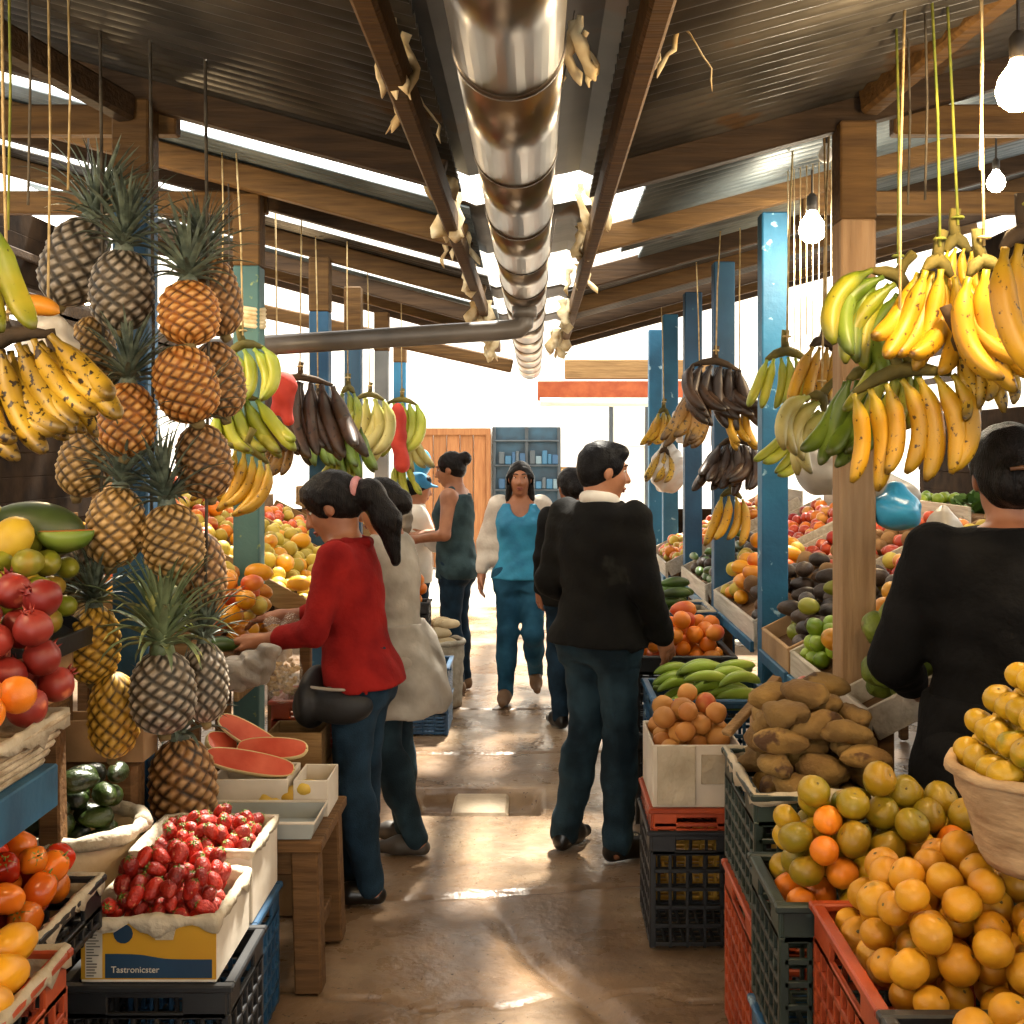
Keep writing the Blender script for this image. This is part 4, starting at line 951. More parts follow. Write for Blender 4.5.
heap(1, 8.12, 9.25, .91, 1.78, zz, [('red_mango', 2), ('tomato', 2), ('guava', 2), ('bright_orange', 1)], 110, {'red_mango': 'reddish mango in the farthest tray on the right', 'tomato': 'red tomato in the farthest tray on the right', 'guava': 'pale guava in the farthest tray on the right', 'bright_orange': 'orange in the farthest tray on the right'}, {'red_mango': 'mangoes, farthest right tray', 'tomato': 'tomatoes, farthest right tray', 'guava': 'guavas, farthest right tray', 'bright_orange': 'oranges, farthest right tray'})
# upper shelf behind the right stall with bags and greens
o = MB().box((2.4, 6.2, 1.36), (.7, 1.9, .04)).build('back_shelf', mPlankD); tag(o, 'rough plank shelf at the back of the right stall carrying bags and greens', 'shelf')
for x in (2.15, 2.65):
    for y in (5.4, 7.0): tag(MB().box((x, y, .67), (.05, .05, 1.34)).build('shelf_trestle', mPlankD), f'{"front" if x < 2.3 else "rear"} trestle post under the {"nearer" if y < 6 else "farther"} end of the back shelf', 'trestle')
pile('leafy_greens', 2.08, 2.72, 5.3, 6.6, 1.38, 34, 'bundle of leafy greens at the back of the right stall', 'greens on the back shelf', 91, smin_=.9, smax=1.4, mound=.3)
pile('lime', 2.1, 2.6, 6.65, 7.1, 1.38, 26, 'lime lying by the greens at the back of the right stall', 'limes by the greens', 92)
mBagB = M('blue_plastic_bag', '#1f7fae', '#3fa0cc', .3, 5, .5, 20); mBagW = M('white_plastic_bag', '#a8a298', '#cac4ba', .35, 5, .6, 16); mBagG = M('clear_grey_bag', '#b4aca2', '#d2cac0', .3, 6, .6, 22)
def bag(px, py, Y, w_, h_, mt, label, seed=0, dep=.7, cat='bag'):
    p = at(px, py, Y); r = random.Random(seed)
    o = sdf('plastic_bag', [ell((0, 0, 0), (w_/2, w_/2*dep, h_*.42)), cone((0, 0, h_*.2), (.01, 0, h_*.52), w_*.22, .018, .06)], mt, .007, amp=.011, freq=34+seed*2)
    o.location = p; o.rotation_euler = (0, 0, r.uniform(0, 6)); return tag(o, label, cat)
bag(897, 512, 3.95, .2, .15, mBagB, 'blue plastic bag lying behind the bare wooden post', 1)
bag(875, 495, 4.15, .3, .16, mBagW, 'white plastic bag behind the blue bag at the back of the right stall', 2)
bag(945, 545, 3.7, .16, .2, mBagW, 'white plastic bag of limes left of the head of the woman in black', 3)
bag(822, 465, 5.0, .3, .3, mBagW, 'white plastic sheet bag hanging behind the bare post under the bananas', 4)
bag(668, 470, 8.9, .3, .42, mBagW, 'white plastic bag hung low between the far right posts', 5)
bag(683, 425, 9.1, .22, .36, mBagG, 'thin white bag hung above another bag between the far right posts', 6)
# basket with the mandarin pyramid at the right edge
mWeave = M('paper_wrapped_basket', '#8f7150', '#b89a74', .85, 9, .5, 30, stretch=(1, 1, 3))
def basket(label, c, rx, ry, h, mt, seed, nm='basket', rimr=.012, taper=.78):
    t = thing(nm, label, 'basket', c); g = MB(); n = 36
    def ring(k, z, dr=0): return [((rx*k+dr+.006*mnoise.noise((math.cos(a)*3+seed, math.sin(a)*3, z*20)))*math.cos(a), (ry*k+dr+.006*mnoise.noise((math.cos(a)*3, math.sin(a)*3+seed, z*20)))*math.sin(a), z+.010*mnoise.noise((math.cos(a)*2, math.sin(a)*2, seed))*(z/h)) for a in [2*math.pi*i/n for i in range(n)]]
    rows = [ring(.02, .003), ring(taper*.98, .003)]+[ring(taper+(1-taper)*f, h*f, .003*(j % 2)) for j, f in enumerate([i/9 for i in range(10)])]
    rows += [ring(.985, h-.004, -.008), ring(taper+.1, .03, -.012)]
    vs = [p for r_ in rows for p in r_]
    g.add(vs, [(j*n+i, j*n+(i+1) % n, (j+1)*n+(i+1) % n, (j+1)*n+i) for j in range(len(rows)-1) for i in range(n)])
    g.build('body', mt, t, smooth=True)
    g = MB(); pr = ring(1.0, h)+ring(1.0, h)[:1]; r = random.Random(seed)
    g.tube(pr, [rimr*(1+.5*mnoise.noise((i*.5, seed, 0))) for i in range(len(pr))], 8); g.build('rolled_rim', mPaper if rimr > .02 else mt, t, smooth=True)
    return t
basket('paper wrapped basket with the pyramid of yellow mandarins at the right edge', (1.07, 2.28, .91), .27, .22, .18, mWeave, 3)
crate('dark crate stack base under the mandarin basket at the right edge', 1.13, 1.5, 2.1, 2.55, 0, .42, mCB); crate('upper dark crate under the mandarin basket at the right edge', 1.13, 1.5, 2.1, 2.55, .43, .90, mCB)
r = random.Random(2); R_ = .037; NPY = 0
for lay in range(7):
    nx, ny = 8-lay, 6-lay if lay < 5 else 1
    z = 1.10+lay*.052
    for i in range(nx):
        for j in range(max(1, ny)):
            x = 1.07+(i-(nx-1)/2)*.061; y = 2.28+(j-(max(1, ny)-1)/2)*.06
            if lay == 0 and ((x-1.07)/.25)**2+((y-2.28)/.2)**2 > 1.0: continue
            place('yellow_mandarin', (x+r.uniform(-.003, .003), y+r.uniform(-.003, .003), z), (r.uniform(-.6, .6), r.uniform(-.6, .6), r.uniform(0, 6)), r.uniform(.76, .86), 'yellow mandarin stacked in the pyramid in the wrapped basket at the right edge', 'mandarin pyramid', i=i+j)
# ================================================================== left side, from the front
crate('orange red crate of yellow mangoes cut off by the bottom left corner', -1.35, -.93, 1.98, 2.37, .37, .71, mCO, line=11); crate('dark crate on the floor under the crate of yellow mangoes', -1.35, -.93, 1.98, 2.37, 0, .36, mCB)
for i, (px, py, Y, yw) in enumerate(((14, 946, 2.28, 1.35), (4, 978, 2.2, 1.3), (-12, 1012, 2.11, 1.4), (-24, 958, 2.22, 1.2))):
    place('yellow_mango', at(px, py, Y), (.2, .15*(i % 2), yw), .92, 'ripe yellow mango in the crate at the bottom left corner', 'yellow mangoes bottom left', i=i)
pile('yellow_mango', -1.335, -1.08, 1.995, 2.36, .695, 14, 'ripe yellow mango in the crate at the bottom left corner', 'yellow mangoes bottom left', 21, mound=.0, yaw=1.57, smin_=.95, smax=1.1)
crate('dark crate of peppers lined with white paper on the left, above the mango crate', -1.5, -1.06, 2.52, 2.92, .53, .66, mCB, line=12, nv=1); crate('dark crate on the floor under the shallow crate of peppers', -1.56, -1.16, 2.52, 2.92, 0, .525, mCB)
pile([('red_pepper', 3), ('orange_pepper', 3)], -1.485, -1.075, 2.535, 2.905, .63, 56, {'red_pepper': 'red pepper in the white papered crate at the lower left', 'orange_pepper': 'orange pepper in the white papered crate at the lower left'}, {'red_pepper': 'red peppers', 'orange_pepper': 'orange peppers'}, 22, mound=.15)
crate('black crate on the floor under the yellow and blue strawberry box', -1.17, -.76, 2.97, 3.33, 0, .372, mCB)
# strawberry box with its printed front
mBoxY = M('yellow_box_print', '#b8860f', '#c9981c', .6, 3, 0, rnd=.03); mBoxB = M('navy_box_print', '#12304a', '#1a3c58', .5, 4, 0, rnd=.03); mInk = M('pale_box_print', '#b8b0a0', '#cfc8b8', .6, 6, rnd=.03); mInkD = M('grey_box_print', '#5a564e', '#6e6a60', .6, 6, rnd=.03)
t = obox('yellow and navy printed box of strawberries on the black crate', -1.125, -.79, 2.975, 3.32, .375, .535, mCardW, th=.006, line=13)
W, H, yf = .335, .16, -.1735
g = MB(); g.add([(-W/2, yf, .008), (W/2, yf, .008), (W/2, yf, H-.004), (-W/2, yf, H-.004)], [(0, 1, 2, 3)]); pr = solid(g.build('yellow_print', mBoxY, t), .0008)
pts = [(-W/2+.06+(W-.07)*i/16, .012) for i in range(17)]; top = [(x, .072-.014/(1+math.exp(-(i-7)*.9))) for i, (x, _) in enumerate(pts)]
g = MB(); g.add([(x, yf-.0015, z) for x, z in pts]+[(x, yf-.0015, z) for x, z in top], [(i, i+1, 18+i, 17+i) for i in range(16)]); solid(g.build('navy_band', mBoxB, t), .0008)
g = MB(); g.box((-W/2+.032, yf-.0015, .07), (.042, .001, .115)); g.build('text_panel', mInk, t)
g = MB(); r = random.Random(3)
for k in range(15):
    L_ = r.uniform(.4, 1)*.034; g.box((-W/2+.014+L_/2, yf-.0025, .018+k*.0072), (L_, .001, .003))
g.build('small_print', mInkD, t)
g = MB(); g.lathe([(.001, -.001), (.024, -.001), (.024, .001), (.001, .001)], 14, R=Matrix.Rotation(math.pi/2, 3, 'X'), c=(-W/2+.105, yf-.002, .122)); g.build('round_emblem', mBoxB, t)
g = MB(); g.add([(.005, yf-.003, H+.0), (.075, yf-.003, H), (.062, yf-.005, .108), (.018, yf-.005, .108)], [(0, 1, 2, 3)]); solid(g.build('paper_sticker', mPaper, t), .001)
cu = bpy.data.curves.new('lettering', 'FONT'); cu.body = 'Tastronicster'; cu.size = .022; cu.extrude = .0006; cu.materials.append(mInk)
o = bpy.data.objects.new('lettering', cu); C.objects.link(o); me = bpy.data.meshes.new_from_object(o.evaluated_get(bpy.context.evaluated_depsgraph_get())); bpy.data.objects.remove(o); o = link('lettering', me, t); o.location = (-W/2+.075, yf-.0028, .026); o.rotation_euler = (math.pi/2, 0, 0)
pile('strawberry', -1.105, -.81, 2.995, 3.30, .485, 120, 'red strawberry in the yellow and navy printed box', 'strawberries in the printed box', 23, mound=.2, smin_=.9, smax=1.3, tries=16)
obox('plain white box of strawberries behind the printed box', -1.13, -.79, 3.35, 3.68, .372, .575, mCardW, th=.007, line=14)
crate('blue crate on the floor under the plain white strawberry box', -1.13, -.79, 3.35, 3.68, 0, .368, mCU)
pile('strawberry', -1.115, -.805, 3.365, 3.665, .515, 90, 'red strawberry in the plain white box behind', 'strawberries in the plain box', 24, mound=.1, smin_=.9, smax=1.25, tries=14)
# avocado basket
mSack = M('cream_cloth', '#b79c76', '#d8c2a0', .9, 7, .5, 20)
basket('round basket of dark avocados with rolled cream cloth rim', (-1.335, 3.5, .40), .185, .185, .20, mSack, 5, rimr=.024, taper=.85)
crate('dark crate on the floor under the cloth rimmed avocado basket', -1.5, -1.17, 3.33, 3.67, 0, .395, mCB)
pile([('avocado', 1)], -1.5, -1.17, 3.335, 3.665, .53, 20, 'dark green avocado in the cloth rimmed basket', 'avocados in the cloth basket', 25, mound=.25, poly=lambda x, y: (x+1.335)**2+(y-3.5)**2 < .0135, tries=40)
# blue table with basket of oranges and pomegranates
t = table('blue painted table at the left edge under the fruit basket', -1.9, -1.11, 1.9, 2.80, .965, mTrayB, .06, .10, inset=.1, insr=.55)
mWk = M('pale_wicker', '#a08a6c', '#cfbfa4', .8, 14, .6, 60, stretch=(1, 1, 4))
t = thing('wicker_basket', 'pale wicker basket of oranges and pomegranates at the left edge', 'basket', (-1.395, 2.42, .97))
g = MB(); hx, hy = .25, .36; n = 12
for j in range(6):
    z = .006+j*.019; f = 1+.03*j; q = []
    for (ax_, ay), (bx_, by) in (((-hx, -hy), (hx, -hy)), ((hx, -hy), (hx, hy)), ((hx, hy), (-hx, hy)), ((-hx, hy), (-hx, -hy))):
        for k in range(n): q.append(((ax_+(bx_-ax_)*k/n)*f, (ay+(by-ay)*k/n)*f, z+.003*math.sin(k*3.14+j*3.14)))
    g.tube(q+q[:1], .0105, 6)
g.build('woven_wall', mWk, t, smooth=True); MB().box((0, 0, .006), (2*hx, 2*hy, .01)).build('base', mWk, t); liner(t, -hx*1.14, hx*1.14, -hy*1.14, hy*1.14, .115, 31, .07)
pile('pomegranate', -1.60, -1.07, 2.63, 2.86, 1.075, 34, 'red pomegranate in the wicker basket at the left edge', 'pomegranates in the wicker basket', 26, mound=.02, smin_=.9, smax=1.05)
pile('bright_orange', -1.60, -1.06, 2.16, 2.63, 1.075, 52, 'bright orange in the wicker basket at the left edge', 'oranges in the wicker basket', 27, mound=.05, smin_=1.0, smax=1.15)
# stand with the mango tray behind
table('rough wooden stand behind the pineapples at the left', -2.3, -1.3, 2.92, 3.36, 1.02, mPlankD, .06, .03, nm='stand', inset=.04)
obox('brown cardboard box under the tray of mangoes at the left', -2.2, -1.28, 2.95, 3.33, 1.022, 1.15, mCard)
zz = lambda x: 1.17+.55*max(0, (x-1.24))
t = thing('black_tray', 'black edged sloping tray of mangoes and sapotes at the left', 'tray', (-1.24, 3.14, 1.17))
MB().bar((0, 0, -.01), (-.9, 0, .485), .42, .012).build('base', mCB, t); MB().box((.006, 0, .012), (.012, .42, .05)).build('front_edge', mCB, t)
for s in (-1, 1): MB().bar((0, s*.208, .01), (-.9, s*.208, .505), .01, .04).build('side_edge', mCB, t)
heap(-1, 2.94, 3.34, 1.225, 1.52, zz, 'green_mango', 34, 'yellow green mango in the black tray at the left', 'green mangoes in the black tray', smin_=.8, smax=1.0)
heap(-1, 2.94, 3.34, 1.53, 1.72, zz, 'sapote', 24, 'brown sapote above the mangoes in the black tray at the left', 'sapotes in the black tray', smax=1.15)
heap(-1, 2.94, 3.34, 1.74, 1.98, zz, [('green_mango', 1)], 10, 'olive mango above the sapotes at the left', 'mangoes above the sapotes', smax=1.1)
p = at(8, 543, 3.1); place('melon', (p.x, p.y, p.z), (.3, -.9, .4), .8, 'yellow striped melon at the left edge above the sapotes')
p = at(38, 530, 3.25); place('papaya', (p.x, p.y, p.z), (.2, .25, .3), .95, 'big dark green papaya at the left, beside a cut orange piece')
p = at(66, 532, 3.2); t = thing('cut_papaya', 'cut papaya wedge showing orange flesh, left of the pineapples', 'papaya', p, .5)
mFlO = M('orange_flesh', '#c86a12', '#de8a2a', .4, 6); mFlR = M('pink_red_flesh', '#b8402a', '#d4644a', .35, 7, .1, 60, spots=('#7a1c14', .7, 20)); mRind = M('pale_rind', '#c8b078', '#dfcf9c', .5, 6); mRindG = M('green_rind', '#4c6a1c', '#7a8a34', .45, 5)
def wedge(par, L, D, T, flesh, rind):
    g = MB(); g2 = MB(); n = 14; vs = []; v2 = []
    for i in range(n+1):
        a = math.pi*i/n; x = -math.cos(a)*L/2; d = math.sin(a)*D; th = max(.004, T*math.sin(a)**.6)
        vs += [(x*.97, -th/2, .004), (x*.97, th/2, .004), (x*.94, 0.0, -d*.86)]
        v2 += [(x*.97, -th/2-.002, .003), (x*.97, th/2+.002, .003), (x, th*.42, -d*.55), (x, 0, -d-.002), (x, -th*.42, -d*.55)]
    g.add(vs, [(i*3+a, (i+1)*3+a, (i+1)*3+b, i*3+b) for i in range(n) for a, b in ((0, 1), (1, 2), (2, 0))])
    g2.add(v2, [(i*5+a, (i+1)*5+a, (i+1)*5+b, i*5+b) for i in range(n) for a, b in ((1, 2), (2, 3), (3, 4), (4, 0))])
    g.build('flesh', flesh, par); o = g2.build('rind', rind, par, smooth=True); solid(o, .004)
wedge(t, .14, .05, .06, mFlO, mRindG)
pile('leafy_greens', -2.2, -1.5, 3.42, 3.85, 1.3, 12, 'dark leafy bunch behind the papaya at the left', 'dark leafy bunches at the left', 28, smin_=.9, smax=1.3)
o = MB().box((-1.85, 3.64, 1.28), (.8, .46, .03)).build('side_shelf', mPlankD); tag(o, 'dark plank shelf carrying the leafy bunches behind the papaya', 'shelf')
for x in (-2.2, -1.5): tag(MB().box((x, 3.64, .632), (.05, .4, 1.264)).build('shelf_support', mPlankD), f'{"outer" if x < -2 else "inner"} support board under the shelf of leafy bunches', 'support')
obox('low brown wooden box behind the avocado basket', -1.75, -1.22, 3.74, 3.88, .72, .85, mCard); tag(MB().box((-1.5, 3.81, .36), (.5, .1, .715)).build('box_support', mPlankD), 'dark upright boards under the low brown wooden box', 'support')
# stool with scale tray and watermelon
t = table('old dark wooden stool carrying tray and cut fruit', -1.22, -.66, 3.72, 4.22, .478, mPlankD, .085, .035, nm='stool', cat='stool', inset=.06)
mZinc = M('grey_tray_metal', '#8c9290', '#a9aeaa', .4, 4, rnd=.03)
t = thing('shallow_tray', 'shallow grey metal tray on the wooden stool', 'tray', (-.90, 3.84, .479))
g = MB(); n = 4
g.add([(-.2, -.1, .004), (.2, -.1, .004), (.2, .1, .004), (-.2, .1, .004), (-.235, -.115, .055), (.215, -.115, .055), (.215, .115, .055), (-.235, .115, .055)], [(0, 1, 2, 3), (0, 4, 5, 1), (1, 5, 6, 2), (2, 6, 7, 3), (3, 7, 4, 0)])
o = g.build('pan', mZinc, t); solid(o, .006)
MB().tube([(-.235, -.115, .056), (.215, -.115, .056), (.215, .115, .056), (-.235, .115, .056), (-.235, -.115, .056)], .005, 6).build('rolled_edge', mCardW, t)
obox('white plastic box at the right end of the wooden stool', -.80, -.685, 3.97, 4.18, .479, .60, mCardW, nm='plastic_box', th=.006)
obox('white foam box under the watermelon slices on the stool', -1.08, -.82, 3.98, 4.2, .479, .60, mCardW, nm='foam_box', th=.01)
for i, (px, py, Y, ro, yw, l) in enumerate(((250, 762, 4.02, -.22, .15, 'biggest front slice of red melon resting on the foam box'), (272, 748, 4.10, .02, -.15, 'middle slice of red melon behind the front one'), (252, 736, 4.17, -.55, .1, 'upright slice of red melon leaning at the back'), (222, 742, 4.16, -.3, .8, 'short end slice of red melon at the left of the others'))):
    p = at(px, py, Y); t = thing('melon_slice', l, 'melon slice', p); t.rotation_euler = (Matrix.Rotation(yw, 4, 'Z') @ Matrix.Rotation(-ro, 4, 'Y') @ Matrix.Rotation(.95, 4, 'X')).to_euler(); wedge(t, (.30, .25, .26, .12)[i], (.085, .07, .07, .05)[i], .07, mFlR, mRind)
mYF = M('yellow_cut_fruit', '#b8902a', '#d8b64c', .45, 9, .3, 40)
for i, (px, py, l) in enumerate(((330, 748, 'scrap'), (268, 800, 'yellow fruit chunk at the left front of the white plastic box'), (292, 797, 'yellow fruit chunk nearest the white plastic box'), (310, 788, 'yellow fruit chunk on the rim of the white plastic box'))):
    if i == 0: continue
    p = at(px, py, 4.0); kk = lump_mesh(.08, .03, i, 2).build('fruit_chunk', mYF, loc=p, smooth=True); tag(kk, l, 'fruit piece')
# clutter behind the stool by the woman's legs
obox('brown carton on the floor behind the stool', -1.05, -.76, 4.36, 4.62, 0, .52, mCard); obox('small wooden box on the carton behind the stool', -.98, -.78, 4.38, 4.58, .522, .66, mPlank, nm='wooden_box'); crate('red plastic crate by the knees of the woman in red', -1.02, -.77, 4.66, 4.94, .53, .72, mCO); obox('brown carton under the red crate by the knees of the woman in red', -1.02, -.77, 4.66, 4.94, 0, .525, mCard)
# sloped display of the left stall
zz = stall(-1, 4.3, 5.25, 1.08, 2.0, .86, .5, 'fruit tray of the left stall in front of the woman in red', mPlank, None)
heap(-1, 4.3, 4.6, 1.09, 1.4, zz, [('green_squash', 1), ('cucumber', 1)], 13, {'green_squash': 'dark green squash in the left tray behind the pineapples', 'cucumber': 'green cucumber in the left tray behind the pineapples'}, {'green_squash': 'squashes in left tray', 'cucumber': 'cucumbers in left tray'}, yaw=.2)
heap(-1, 4.62, 5.25, 1.09, 1.45, zz, [('red_mango', 3), ('yellow_mango', 2), ('guava', 1)], 44, {'red_mango': 'orange red mango in front of the woman in red', 'yellow_mango': 'yellow mango in front of the woman in red', 'guava': 'pale guava in front of the woman in red'}, {'red_mango': 'red mangoes by the woman', 'yellow_mango': 'yellow mangoes by the woman', 'guava': 'guavas by the woman'})
heap(-1, 4.3, 5.25, 1.47, 1.98, zz, [('bright_orange', 1), ('apple', 1), ('yellow_mango', 1)], 64, {'bright_orange': 'orange high in the left tray behind the pineapples', 'apple': 'red apple high in the left tray behind the pineapples', 'yellow_mango': 'yellow mango high in the left tray behind the pineapples'}, {'bright_orange': 'oranges high left', 'apple': 'apples high left', 'yellow_mango': 'mangoes high left'})
zz = stall(-1, 5.45, 6.95, 1.0, 2.0, .92, .55, 'fruit tray of the left stall behind the faded green post', mPlank, None)
heap(-1, 5.45, 6.95, 1.02, 1.5, zz, [('guava', 5), ('yellow_mango', 1)], 110, {'guava': 'pale yellow guava heaped behind the faded green post', 'yellow_mango': 'yellow mango among the guavas behind the faded green post'}, {'guava': 'guavas behind the green post', 'yellow_mango': 'mangoes among the guavas'})
heap(-1, 5.45, 6.95, 1.52, 1.98, zz, [('apple', 1), ('guava', 3), ('bright_orange', 1)], 80, {'apple': 'red apple high behind the faded green post', 'guava': 'pale guava high behind the faded green post', 'bright_orange': 'orange high behind the faded green post'}, {'apple': 'apples high behind green post', 'guava': 'guavas high behind green post', 'bright_orange': 'oranges high behind green post'})
zz = stall(-1, 7.3, 8.25, .95, 1.8, .86, .5, 'fruit tray of the left stall beyond the dark blue post', mPlank, None)
heap(-1, 7.3, 8.25, .96, 1.78, zz, [('bright_orange', 1), ('tomato', 3), ('guava', 3)], 70, {'bright_orange': 'orange in the farther left tray', 'tomato': 'red tomato in the farther left tray', 'guava': 'pale guava in the farther left tray'}, {'bright_orange': 'oranges farther left', 'tomato': 'tomatoes farther left', 'guava': 'guavas farther left'})
zz = stall(-1, 9.1, 9.88, .9, 1.8, .86, .5, 'farthest fruit tray on the left', mPlank, None)
heap(-1, 9.1, 9.88, .91, 1.78, zz, [('bright_orange', 1), ('yellow_mango', 3)], 56, {'bright_orange': 'orange in the farthest left tray', 'yellow_mango': 'yellow mango in the farthest left tray'}, {'bright_orange': 'oranges farthest left', 'yellow_mango': 'mangoes farthest left'})
# cloth wrapped boxes and nut bag at the ledge
o = sdf('cloth_bundle', [ell((-.02, 0, -.02), (.10, .07, .05)), cone((-.09, 0, -.05), (.07, 0, .05), .04, .03, .05), cone((.05, 0, .02), (.1, .0, .06), .03, .02, .03)], M('crumpled_grey_film', '#6a6258', '#968c80', .4, 7, 1., 24), .006, amp=.011, freq=60); o.location = at(247, 668, 4.15); tag(o, 'crumpled grey plastic bundle at the ledge right of the pineapples', 'bundle')
MBn = thing('nut_bag', 'clear plastic bag of shelled nuts hanging below the hands of the woman in red', 'bag', at(283, 672, 4.5))
g = MB(); r = random.Random(8)
for k in range(60): 
    a = r.uniform(0, 6.28); q = r.uniform(0, 1)**.5
    c_ = (.055*q*math.cos(a), .04*q*math.sin(a), -.09+.13*r.random())
    g.tube([Vector(c_)+Vector((math.cos(k)*j*.007, math.sin(k)*.004*j, .004*abs(j))) for j in (-2, -1, 0, 1, 2)], [.003, .008, .009, .008, .003], 6)
o = g.build('nuts', M('shelled_nuts', '#8a6a3c', '#b8955a', .6, 9, rnd=.1), MBn, smooth=True); o['kind'] = 'stuff'
film = M('clear_film', '#e8e0d4', '#f4eee6', .12, 4, .4, 25, alpha=.16, rnd=0)
o = sdf('plastic_film', [ell((0, 0, -.025), (.075, .055, .095)), cone((0, 0, .04), (.0, 0, .14), .03, .012, .05), cone((0, 0, .13), (.03, 0, .19), .014, .03, .02), cone((0, 0, .13), (-.04, 0, .18), .014, .03, .02)], film, .007, amp=.005, freq=45, parent=MBn)
# far left clutter
crate('blue plastic crate on the floor left of the aisle, lower of two', -.74, -.52, 7.1, 7.5, 0, .2, mCU); crate('blue plastic crate on another by the aisle, upper of two', -.74, -.52, 7.1, 7.5, .205, .40, mCU)
t = basket('tall woven sack basket of pale tubers at the feet of the woman in the vest', (-.62, 7.95, 0), .15, .15, .42, M('grey_woven_sack', '#a39a88', '#c4bba8', .9, 16, .6, 60), 8, nm='sack_basket', rimr=.018, taper=.9)
pile('pale_tuber', -.75, -.49, 7.83, 8.07, .38, 9, 'pale tuber on top of the woven sack basket', 'tubers on the sack basket', 41, mound=.2, yaw=.4)
pile('red_pepper', -.78, -.6, 8.0, 8.16, .44, 6, 'red pepper behind the pale tubers on the sack basket', 'peppers behind the tubers', 42, smin_=.9)
crate('dark crate of oranges at waist height behind the woman in the apron', -1.0, -.68, 7.62, 7.8, .42, .72, mCB); crate('dark crate on the floor behind the woman in the apron', -1.0, -.68, 7.62, 7.8, 0, .41, mCB)
pile('bright_orange', -.99, -.69, 7.63, 7.79, .68, 14, 'orange in the dark crate behind the woman in the apron', 'oranges behind the apron', 43)
bag(398, 520, 8.1, .28, .3, M('olive_bag', '#6a6052', '#8a8070', .7, 5, .4, 18), 'dull brown grey sack at the left stall before the vendor in the blue cap', 7)
# hanging pineapples
PL = [(75, 262, 3.58, 62, 92, 'grey', .35, 0, 'topmost greyish pineapple at the left of the hanging column'), (122, 290, 3.44, 62, 82, 'grey', .08, 0, 'top brown grey pineapple in the middle of the hanging column'),
 (189, 313, 3.42, 60, 66, 'orange', -.05, 0, 'short bright orange pineapple at the top right of the hanging column'), (216, 296, 3.6, 48, 82, 'brown', -.2, 0, 'brown pineapple half hidden behind the short orange one at the top right'),
 (94, 354, 3.56, 44, 76, 'tan', -.12, None, 'narrow tan pineapple under the topmost greyish one, on the left'), (127, 420, 3.40, 56, 76, 'orange', 0, 0, 'bright orange upright pineapple above the two tan ones'),
 (186, 384, 3.42, 62, 80, 'orange', -.25, None, 'orange pineapple tilted left under the short orange one'), (218, 380, 3.58, 52, 78, 'brown', -.2, None, 'brown pineapple tilted, at the right edge of the column beside the yellow bananas'),
 (86, 460, 3.56, 52, 76, 'tan', .25, 0, 'tan pineapple leaning right, left edge of the column beside the ripe plantains'), (204, 461, 3.5, 54, 76, 'brown', -.15, 0, 'brown pineapple beside the hanging green bananas'),
 (115, 527, 3.4, 57, 82, 'tan', .1, 0, 'tan orange pineapple, left of the touching pair in mid column'), (173, 541, 3.42, 60, 76, 'tan', -.15, 0, 'tan pineapple, right of the touching pair in mid column'),
 (78, 567, 3.58, 54, 84, 'grey', .2, None, 'dark grey pineapple beside the tray of mangoes'), (204, 572, 3.56, 44, 80, 'brown', -.1, None, 'dark brown pineapple behind the right tan one, by the fruit tray'),
 (93, 644, 3.4, 53, 80, 'gold', .05, 0, 'golden olive pineapple beside the big fresh crown'), (163, 692, 3.36, 64, 84, 'grey', -.02, 1, 'large grey pineapple with the big fresh spreading crown'),
 (205, 682, 3.5, 46, 80, 'grey', -.05, 0, 'dark grey pineapple behind the large grey one, to its right'), (114, 715, 3.4, 50, 88, 'gold', .05, None, 'lowest golden pineapple hanging above the avocado basket'),
 (183, 784, 3.9, 66, 92, 'brown', -.1, 0, 'brown gold pineapple standing on the old wooden stool')]
for i, (x, y, Y, w_, h_, key, ro, cr, l) in enumerate(PL): pineapple(x, y, Y, w_*1.02, h_, key, l, ro, .12*math.sin(i*2.3), cr, 1. if cr != 1 else 1.25)
for i, (px, Y, y0, y1, l) in enumerate(((150, 3.47, 640, 60, 'cord up the middle of the pineapple column'), (100, 3.52, 600, 100, 'cord behind the left pineapples'), (205, 3.5, 640, 110, 'cord behind the right pineapples'))):
    p, q = at(px, y0, Y), at(px, y1, Y); q.z = rz(abs(q.x))+.07; p.x = q.x
    tag(MB().tube([p, p.lerp(q, .5)+Vector((.01, 0, 0)), q], .005, 6).build('twine', mRopeD, smooth=True), 'dark hanging '+l, 'cord')
for i, (px, Y, y1, mt, l) in enumerate(((8, 2.9, 230, mRopeG, 'greenish twine at the far left above the big green bananas'), (28, 3.0, 205, mRopeD, 'dark thin cord second from the left edge of the roof'), (48, 3.1, 300, mRope, 'pale twine third from the left edge, reaching the white bag'), (68, 3.2, 190, mRope, 'pale twine fourth from the left edge near the diagonal brace'), (222, 5.1, 285, mRope, 'pale twine left of the faded green post'), (228, 5.15, 330, mRopeD, 'dark twine close beside the faded green post'),
     (908, 3.4, 205, mRopeD, 'dark cord hanging behind the bunch of green bananas'), (980, 2.9, 170, mRope, 'pale twine hanging above the small far bulb'), (925, 3.2, 200, mRopeD, 'thin dark cord hanging right of the bare wooden post'))):
    q = at(px, y1, Y); zt = rz(abs(q.x))+.07
    tag(MB().tube([q, (q.x+.006, q.y, (q.z+zt)/2), (q.x, q.y, zt)], .0035, 5).build('hanging_twine', mt, smooth=True), l, 'twine')
for i in range(9):   # strings with stacked jars' cords beside the blue post
    px = 788+i*6.2; q = at(px, 335+8*(i % 3), 5.0); zt = rz(abs(q.x))+.06
    tag(MB().tube([q, (q.x, q.y, zt)], .0025, 4).build('hanging_string', mRag, smooth=True), 'thin pale string hanging between the blue post and the bare wooden post', 'string', 'strings between the posts')
